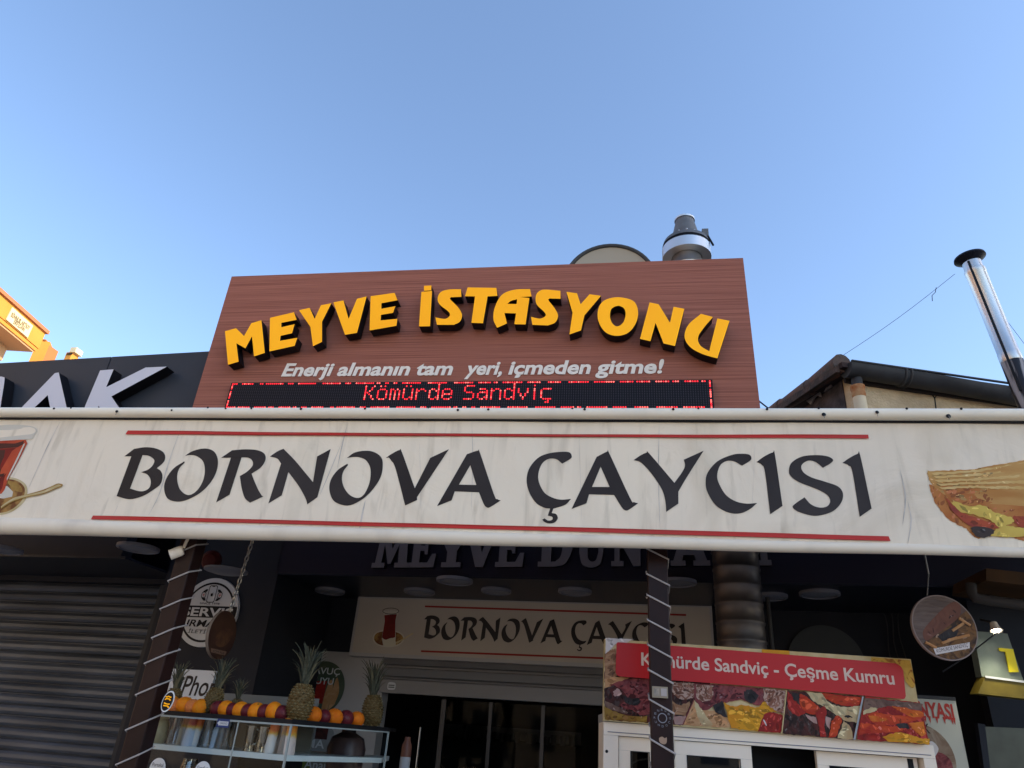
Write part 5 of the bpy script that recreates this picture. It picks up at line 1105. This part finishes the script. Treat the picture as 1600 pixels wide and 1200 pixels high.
def pineapple(nm, lab, seed):
    r = thing('pineapple', lab, 'pineapple', (0, 0, 0), 'pineapples on the juice counter'); rg = random.Random(seed); q = MB()
    H = 1.0; rad = lambda h: .40*(math.sin(math.pi*min(max((h*.80+.13), 0), 1)))**.45
    q.lathe((0, 0, 0), (0, 0, 1), [(0, 0)]+[(rad(k/12)*.96, k/12*H) for k in range(13)]+[(0, H)], m_pin, 24)
    rows = 13; cols = 13   # raised eyes in diagonal rows
    for i in range(rows):
        h = (i+.5)/rows
        for j in range(cols):
            a = 2*math.pi*(j+.5*(i % 2))/cols; R = rad(h); d = 2*math.pi*R/cols*.46; dh = H/rows*.92
            def pt(da, dz, out): return (math.cos(a+da/R)*(R+out), math.sin(a+da/R)*(R+out), h+dz)
            vs = [pt(0, -dh*.62, -.01), pt(d, 0, -.01), pt(0, dh*.62, -.01), pt(-d, 0, -.01), pt(0, 0, .045+rg.uniform(-.01, .012))]
            q.add(vs, [(0, 1, 4), (1, 2, 4), (2, 3, 4), (3, 0, 4)], m_pin2 if rg.random() < .75 else m_pin)
    q.build('body', r); q = MB()
    for i in range(46):
        t_ = i/45; a = i*2.4; L = (.35+.75*math.sin(math.pi*(.15+.75*t_)))*rg.uniform(.85, 1.15); lean = (1-t_)*.78+.06+rg.uniform(-.1, .1); w = .075*(1-.35*t_)
        base = Vector((math.cos(a)*.10*(1-t_), math.sin(a)*.10*(1-t_), H-.02+t_*.28)); d = Vector((math.cos(a), math.sin(a), 0)); sd = Vector((-math.sin(a), math.cos(a), 0)); vs = []
        for k in range(6):
            s = k/5; ln = lean*(.6+.7*s*s); c = base+d*(L*s*math.sin(ln)*.7)+Vector((0, 0, L*s*math.cos(ln*.8))); ww = w*(1-s**1.6)+.002
            vs += [c-sd*ww+d*.012, c-d*.012, c+sd*ww+d*.012]
        fs = []
        for k in range(5):
            fs += [(3*k, 3*k+1, 3*k+4, 3*k+3), (3*k+1, 3*k+2, 3*k+5, 3*k+4)]
        q.add(vs, fs, m_lf if rg.random() < .75 else m_lf2, True)
    q.build('crown', r); return r
PN = [(264, 1112, 34, .80, .16, 'pineapple half hidden behind the left post with tall crown', (.05, 0, .3)), (326, 1113, 40, .78, .14, 'dark pineapple in front of the phone sign, second from the left', (.04, .1, 1.)),
      (366, 1112, 26, .8, .24, 'smallest pineapple, mostly hidden behind the fruit with a thin crown', (0, -.15, 2.)), (465, 1124, 56, .8, .12, 'largest pineapple standing at the glass corner of the counter', (0, -.04, 3.)), (583, 1137, 50, .74, .10, 'dim rightmost pineapple at the far end of the fruit row', (0, .1, 4.))]
pp = None
for i, (px, yb, hpx, wr_, d, lab, rot) in enumerate(PN):
    p = at_row(px, d); dist = (p-CAM).length; s = hpx*dist/1100*.76; pos = Vector((p.x, p.y, zt_c)); sc = (s*wr_*1.2, s*wr_*1.2, s)
    if i in (0, 3): o = pineapple('pineapple', lab, i); pp = o; o.location = pos; o.rotation_euler = rot; o.scale = sc
    else: dup(pp, pos, lab, rot, sc)
# ------------------------------------------------------------------ juice posters on the pale side panel
Bp = B.off(.002)
def poster(cx, cy, rpx, lab, base, shapes, texts):
    a, b = Bp.uv(cx, cy); r = rpx*(at(cx, cy, 6.4)-CAM).length/1100*.93
    t = thing('juice_poster', lab, 'poster', Bp.P(a, b-r))
    q = MB(); q.sheet(Bp, [[(a+r*math.cos(i*math.pi/24), b+r*math.sin(i*math.pi/24)) for i in range(48)]], .001, .006, base); q.build('disc', t)
    q = MB()
    for i, (m, pts) in enumerate(shapes): q.sheet(Bp, [[(a+x*r, b+y*r) for x, y in smooth([(p[0], p[1])+tuple(p[2:]) for p in pts])]], .007+i*.0008, None, m)
    q.build('picture', t); q = MB()
    for body, x0, x1, y, cap in texts: q.text(Bp, body, (a+x0*r, b+y*r), (a+x1*r, b+y*r), cap*r, .013, None, m_sw, bold=.01, pix=False)
    q.build('lettering', t)
poster(503, 1074, 38, 'round dark green carrot juice poster behind the large pineapple', mat('poster_green', (.05, .07, .05), .5, col2=(.09, .11, .07), scale=5),
 [(f_red, [(-.5,-.6),(.15,-.6),(.2,.25),(-.5,.2)]), (f_tan, [(.15,-.9),(.2,-.2,1),(.35,.3,1),(.5,.0,1),(.42,-.9)]), (f_tan, [(.45,-.85),(.5,-.1,1),(.62,.4,1),(.8,-.1,1),(.7,-.6)])], [('HAVUÇ', -.75, .72, .5, .26), ('SUYU', -.5, .5, .12, .26)])
poster(486, 1168, 40, 'round apple juice poster seen through the side glass of the counter', mat('poster_white', (.30, .29, .29), .5, col2=(.22, .22, .22), scale=5),
 [(mat('apple_green', (.16, .20, .05), .4), [(-.6,-.8),(-.5,-.3,1),(-.1,-.2,1),(.1,-.5,1),(.0,-.9)]), (f_dark, [(.1,.3),(.6,.3),(.6,.75),(.1,.75)])], [('ELMA', -.75, .55, .0, .3), ('SUYU', -.6, .4, .75, .2)])
poster(500, 1222, 36, 'round pineapple juice poster at the bottom edge right of the counter corner', mat('poster_yellow', (.12, .11, .02), .5, col2=(.34, .26, .03), scale=5),
 [(f_yel, [(-.1,-.3),(.1,.6,1),(.6,.5,1),(.7,-.3)])], [('Ananas', -.8, .75, .45, .34)])
# ------------------------------------------------------------------ hanging discs
def chain(mb, a, b, n, m):
    d = (b-a)/n; L = d.length
    for i in range(n):
        c = a+d*(i+.5); ax = d.normalized(); sx = Vector((1, 0, 0)) if i % 2 else Vector((0, 1, 0)); sx = (sx-ax*sx.dot(ax)).normalized()
        mb.tube([c+ax*(L*.62*math.cos(k*math.pi/5))+sx*(L*.28*math.sin(k*math.pi/5)) for k in range(11)], L*.13, m, 5, False)
m_chain = mat('chain', (.30, .29, .28), .4, metal=.7)
D1 = Plane(*at(1476, 980, 4.0)[:2], 6); cu, cv = D1.uv(1476, 980); R = (D1.uv(1476, 930)[1]-D1.uv(1476, 1031)[1])/2
t = thing('hanging_food_disc', 'round food photo disc hanging on a chain at the right, with white caption strip', 'sign', D1.P(cu, cv-R))
q = MB(); dc = lambda r: [(cu+r*math.cos(i*math.pi/30), cv+r*math.sin(i*math.pi/30)) for i in range(60)]
q.sheet(D1, [dc(R)], -.02, 0, mat('disc_rim', (.26, .20, .18), .5)); q.build('disc', t)
d1 = lambda L_: [(cu+p[0]*R, cv+p[1]*R)+tuple(p[2:]) for p in L_]
ARC = lambda a0, a1, r=.965, n=14: [(r*math.cos(math.radians(a0+(a1-a0)*i/n)), r*math.sin(math.radians(a0+(a1-a0)*i/n))) for i in range(n+1)]
q = MB(); f_wood = fm('wood_table', (.15, .11, .095), (.10, .07, .06), 6, stretch=(1, 1, 8)); f_bread = fm('dark_bread', (.12, .045, .03), (.18, .07, .045), 8); f_fry = fm('fries', (.16, .075, .025), (.04, .02, .014), 16, lo=.45, hi=.58); f_plate = fm('plate', (.14, .09, .08), (.07, .04, .03), 10)
for i, (m, pts) in enumerate([(f_plate, ARC(0, 354, .965, 60)), (f_wood, ARC(62, 215)), (f_fry, ARC(215, 395)), (f_bread, [(.50,.82),(.62,.72,1),(.55,.4,1),(.2,.1,1),(-.4,-.3,1),(-.68,-.45,1),(-.7,-.15,1),(-.2,.35,1),(.25,.72,1)]), (f_blk, [(-.3,-.3),(.1,-.05,1),(.4,.1,1),(.3,-.25,1),(-.1,-.45,1)])]):
    lp = smooth(d1(pts), 4); q.sheet(D1, [lp], .001+i*.0008, None, m)
    if i in (2, 3, 4):
        for _ in range(150 if i == 2 else 60):
            c = (cu+R*rr.uniform(-.95, .95), cv+R*rr.uniform(-.95, .95)); an = rr.uniform(0, 3.1); a_ = R*rr.uniform(.03, .10); b_ = a_*rr.uniform(.2, .5)
            pts_ = [(c[0]+a_*math.cos(j*.9)*math.cos(an)-b_*math.sin(j*.9)*math.sin(an), c[1]+a_*math.cos(j*.9)*math.sin(an)+b_*math.sin(j*.9)*math.cos(an)) for j in range(7)]
            if all(inside(x, lp) for x in pts_): q.add([D1.P(x, y, .001+i*.0008+.0008*rr.uniform(.15, .85)) for x, y in pts_], [range(7)], rr.choice(variants(m)))
for (a, b) in (((-.2, -.5), (.3, -.3)), ((.2, -.1), (.6, .15)), ((.0, -.4), (.7, -.2)), ((.5, .3), (.8, .1)), ((-.7, -.5), (-.4, -.65))):
    a, b = d1([a, b]); q.tube([D1.P(a[0], a[1], .004), D1.P(b[0], b[1], .004)], .007, f_tan, 6)
q.build('picture', t); q = MB()
s4 = d1([(-.52,-.84),(.50,-.52),(.56,-.66),(-.40,-.94)])
s4 = d1([(-.50,-.68),(.66,-.42),(.62,-.60),(-.46,-.86)])
q.sheet(D1, [s4], .0065, None, f_wht); b0_, b1_ = d1([(-.42,-.80), (.58,-.555)])
q.text(D1, 'KÖMÜRDE SANDVİÇ', b0_, b1_, .11*R, .0072, None, m_ink, pix=False); q.build('caption_strip', t)
q = MB(); top = at(1451, 897, 4.0); chain(q, top, D1.P(cu-.05, cv+R*.98, -.01), 14, m_chain); q.tube([top, Vector((top.x, top.y, zbm+.25))], .004, m_chain, 6); q.build('chain', t)
D2 = Plane(*at(348, 992, 4.3)[:2], 86); cu2, cv2 = D2.uv(348, 992); R2 = (D2.uv(348, 953)[1]-D2.uv(348, 1033)[1])/2
t = thing('hanging_brown_disc', 'dark brown hanging disc turned sideways in front of the round white sign', 'sign', D2.P(cu2, cv2-R2))
q = MB(); q.sheet(D2, [[(cu2+R2*math.cos(i*math.pi/30), cv2+R2*math.sin(i*math.pi/30)) for i in range(60)]], -.02, 0, mat('brown_disc', (.055, .024, .014), .4, col2=(.03, .014, .012), scale=7), mat('disc_edge', (.20, .16, .13), .5)); q.build('disc', t)
q = MB(); q.sheet(D2, [[(cu2+x*R2, cv2+y*R2) for x, y in ((-.55,-.78),(.5,-.78),(.6,-.62),(-.62,-.62))]], .001, None, mat('brown_strip', (.16, .09, .06), .5)); q.text(D2, 'KÖMÜRDE', (cu2-.42*R2, cv2-.755*R2), (cu2+.42*R2, cv2-.755*R2), .1*R2, .002, None, m_ink, pix=False)
q.build('caption_strip', t)
q = MB(); q.sheet(D2, [[(cu2+x*R2, cv2+y*R2) for x, y in smooth([(-.6,-.4),(-.3,.1,1),(.2,.3,1),(.7,.2,1),(.5,-.3,1),(0,-.5,1)])]], .001, None, mat('brown_food', (.10, .045, .02), .4, col2=(.05, .02, .015), scale=20)); q.build('picture', t)
q = MB(); top = at(388, 850, 4.3); top = Vector((D2.P(cu2, 0).x+.08, D2.P(cu2, 0).y, 3.0)); chain(q, D2.P(cu2+.03, cv2+R2*.97, -.01), top, 22, m_chain); q.build('chain', t)
# ------------------------------------------------------------------ right hand side
Mn = Plane(*at(1490, 1150, 5.0)[:2], 3)
c4 = [Mn.uv(*p) for p in ((1444, 1290), (1531, 1290), (1492, 1096), (1425, 1091))]
t = thing('menu_board', 'cream menu board with red blocky heading standing behind the kiosk corner', 'menu board', Mn.P(c4[0][0], c4[0][1]))
x0 = Mn.uv(1405, 1095)[0]; x1 = Mn.uv(1494, 1100)[0]; vt = Mn.uv(1460, 1093)[1]
MB().pbox(Mn, x0, x1, .3, vt, -.03, 0, mat('menu_cream', (.46, .45, .38), .45)).build('board', t)
q = MB(); q.pbox(Mn, x0, x1, vt+.001, vt+.02, -.03, .006, m_gutter); q.build('top_edge', t)
q = MB(); q.text(Mn, 'DÜNYASI', (1408, 1116), (1492, 1124), .085, .002, None, mat('menu_red', (.40, .04, .03), .5), bold=.035)
for bx in (1445, 1452, 1463, 1475, 1487, 1490.5): 
    a, b = Mn.uv(bx, 1121+(bx-1441)*.07); q.sheet(Mn, [[(a-.009, b+.01), (a+.009, b+.01), (a+.002, b-.03)]], .0021, None, q.mats[0])
q.build('heading', t); q = MB(); q.text(Mn, 'BALIK', (1412, 1142), (1454, 1146), .055, .002, None, m_ink, bold=.01); q.build('lettering', t)
a, b = Mn.uv(1440, 1185); r = .19
q = MB(); q.sheet(Mn, [[(a+r*math.cos(i*math.pi/20), b+r*math.sin(i*math.pi/20)) for i in range(40)]], .001, None, fm('dish_photo', (.18, .10, .06), (.34, .27, .2), 10)); q.sheet(Mn, [[(a+x*r, b+y*r) for x, y in smooth([(.2,-.2,1),(.5,.2,1),(.85,.0,1),(.8,-.5,1),(.4,-.6,1)])]], .002, None, f_burg); q.sheet(Mn, [[(a+x*r, b+y*r) for x, y in smooth([(.1,.1,1),(.35,.5,1),(.55,.3,1),(.3,.0,1)])]], .0025, None, f_wht); q.build('photo', t)
N = Plane(*at(1560, 1030, 5.0)[:2], 10)
c4 = [N.uv(*p) for p in ((1534, 1057), (1600, 1066), (1574, 990), (1521, 986))]
t = thing('lamp_lit_sign', 'grey green sign with yellow numeral lit by a small lamp at the right edge', 'sign', N.P(c4[0][0], c4[0][1]))
MB().pquad(N, c4, -.06, 0, mat('sign_sage', (.20, .23, .19), .5, col2=(.16, .19, .155), scale=12)).build('panel', t)
q = MB(); z7 = Zm(1380, 860, 3.527)
q.sheet(N, [[N.uv(*p) for p in z7([(630,538),(709,545),(741,672),(690,672),(668,560),(636,556)])]], .004, .012, mat('sign_yellow', (.85, .68, .01), .4)); q.build('numeral', t)
q = MB(); c5 = [N.uv(*p) for p in ((1523, 1084), (1612, 1094), (1612, 1068.5), (1534, 1058.5))]; q.pquad(N, c5, -.05, .03, mat('yellow_box', (.20, .145, .02), .5, col2=(.14, .10, .015), scale=8)); q.build('yellow_box', t)
q = MB(); a = N.uv(1534, 1058); b = N.uv(1602, 1067); q.pquad(N, [(a[0], a[1]-.006), (b[0], b[1]-.006), (b[0], b[1]+.006), (a[0], a[1]+.006)], .031, .036, m_sw); q.build('edge_strip', t)
lp = at(1561, 984, 4.84); t = thing('sign_lamp', 'small lit spot lamp above the grey green sign at the right', 'lamp', lp)
q = MB(); q.lathe(lp+Vector((0, .05, .05)), (.0, -.3, -1), [(0, 0), (.02, .002), (.024, .03), (.036, .055), (.034, .055), (0, .035)], m_pvc, 16); q.build('housing', t)
q = MB(); q.lathe(lp+Vector((0, .035, -.0)), (.0, -.3, -1), [(.018, 0), (.018, .005), (0, .006)], mat('lamp_on', (1, .97, .88), .5, emit=14), 16); q.build('bulb', t)
q = MB(); q.tube([lp+Vector((0, .05, .05)), lp+Vector((0, .2, .09))], .008, m_gutter, 6); q.build('arm', t)
sl2 = bpy.data.lights.new('lamp_beam', 'SPOT'); sl2.energy = 5; sl2.spot_size = 1.9; sl2.spot_blend = .8; sl2.shadow_soft_size = .03; sl2.color = (1, .95, .75)
so2 = bpy.data.objects.new('lamp_beam', sl2); SC.collection.objects.link(so2); so2.parent = t; so2.location = Vector((.0, .03, -.02)); so2.rotation_euler = (math.radians(-8), 0, 0)
wp = [at(1558, 988, 4.85), at(1530, 1010, 4.7), at(1500, 1032, 4.6), at(1472, 1050, 4.5)]
MB().tube(wp, .004, m_black, 6).build('lamp_cable', None, 'thin black cable running down left from the lit spot lamp', 'cable')
a = [at(1541, 888, 4.7), at(1625, 898, 4.7), at(1625, 918, 4.7), at(1541, 907, 4.7)]
E = Plane(0, 4.7, 0); t = None
MB().pquad(E, [E.uv(1541, 907), E.uv(1640, 919), E.uv(1640, 899), E.uv(1541, 888)], -.5, 0, mat('ochre_beam', (.10, .048, .018), .6, col2=(.07, .036, .016), scale=4)).build('ochre_beam', None, 'ochre painted beam under the awning at the right edge', 'beam')
MB().tube([at(1517, 912, 4.8), at(1518, 925, 4.8), at(1523, 934, 4.8), at(1545, 938, 4.8), at(1640, 951, 4.8)], .032, mat('conduit', (.06, .052, .048), .5), 14).build('conduit', None, 'bent grey conduit pipe below the ochre beam', 'pipe')
B2 = B.off(.01); a, b = B2.uv(1291, 1036); r = .285
MB().sheet(B2, [[(a+r*math.cos(i*math.pi/24), b+r*math.sin(i*math.pi/24)) for i in range(48)]], 0, .02, mat('dim_disc', (.055, .06, .065), .5)).build('round_wall_sign', None, 'large dim grey disc on the dark wall above the kiosk sign', 'sign')
q = MB()
for k in range(3): q.tube([B.P(B.uv(1380+k*10, 960)[0]+.01*math.sin(i*.9+k), B.uv(1380+k*10, 955)[1]-i*.06, .03) for i in range(9)], .004, m_gutter, 6)
q.build('cable_bundle', None, 'loose thin cables hanging on the dark wall right of the duct', 'cable')
G2 = Plane(*at(1580, 1160, 5.3)[:2], 8); t = thing('grey_window', 'dull green grey window pane at the lower right corner', 'window', G2.P(0, 1))
MB().pquad(G2, [G2.uv(1548, 1230), G2.uv(1660, 1240), G2.uv(1640, 1140), G2.uv(1534, 1135)], -.02, 0, mat('dull_pane', (.075, .085, .07), .25, col2=(.05, .058, .048), scale=6)).build('pane', t)
q = MB(); q.pquad(G2, [G2.uv(1540, 1240), G2.uv(1549, 1240), G2.uv(1536, 1132), G2.uv(1525, 1130)], -.02, .02, m_dark); q.build('frame', t)
MB().box((2.45, 5.6, .12), (6.5, 5.7, 3.2), m_dark).build('end_wall', None, 'dark wall closing the right end of the shop front', 'wall')
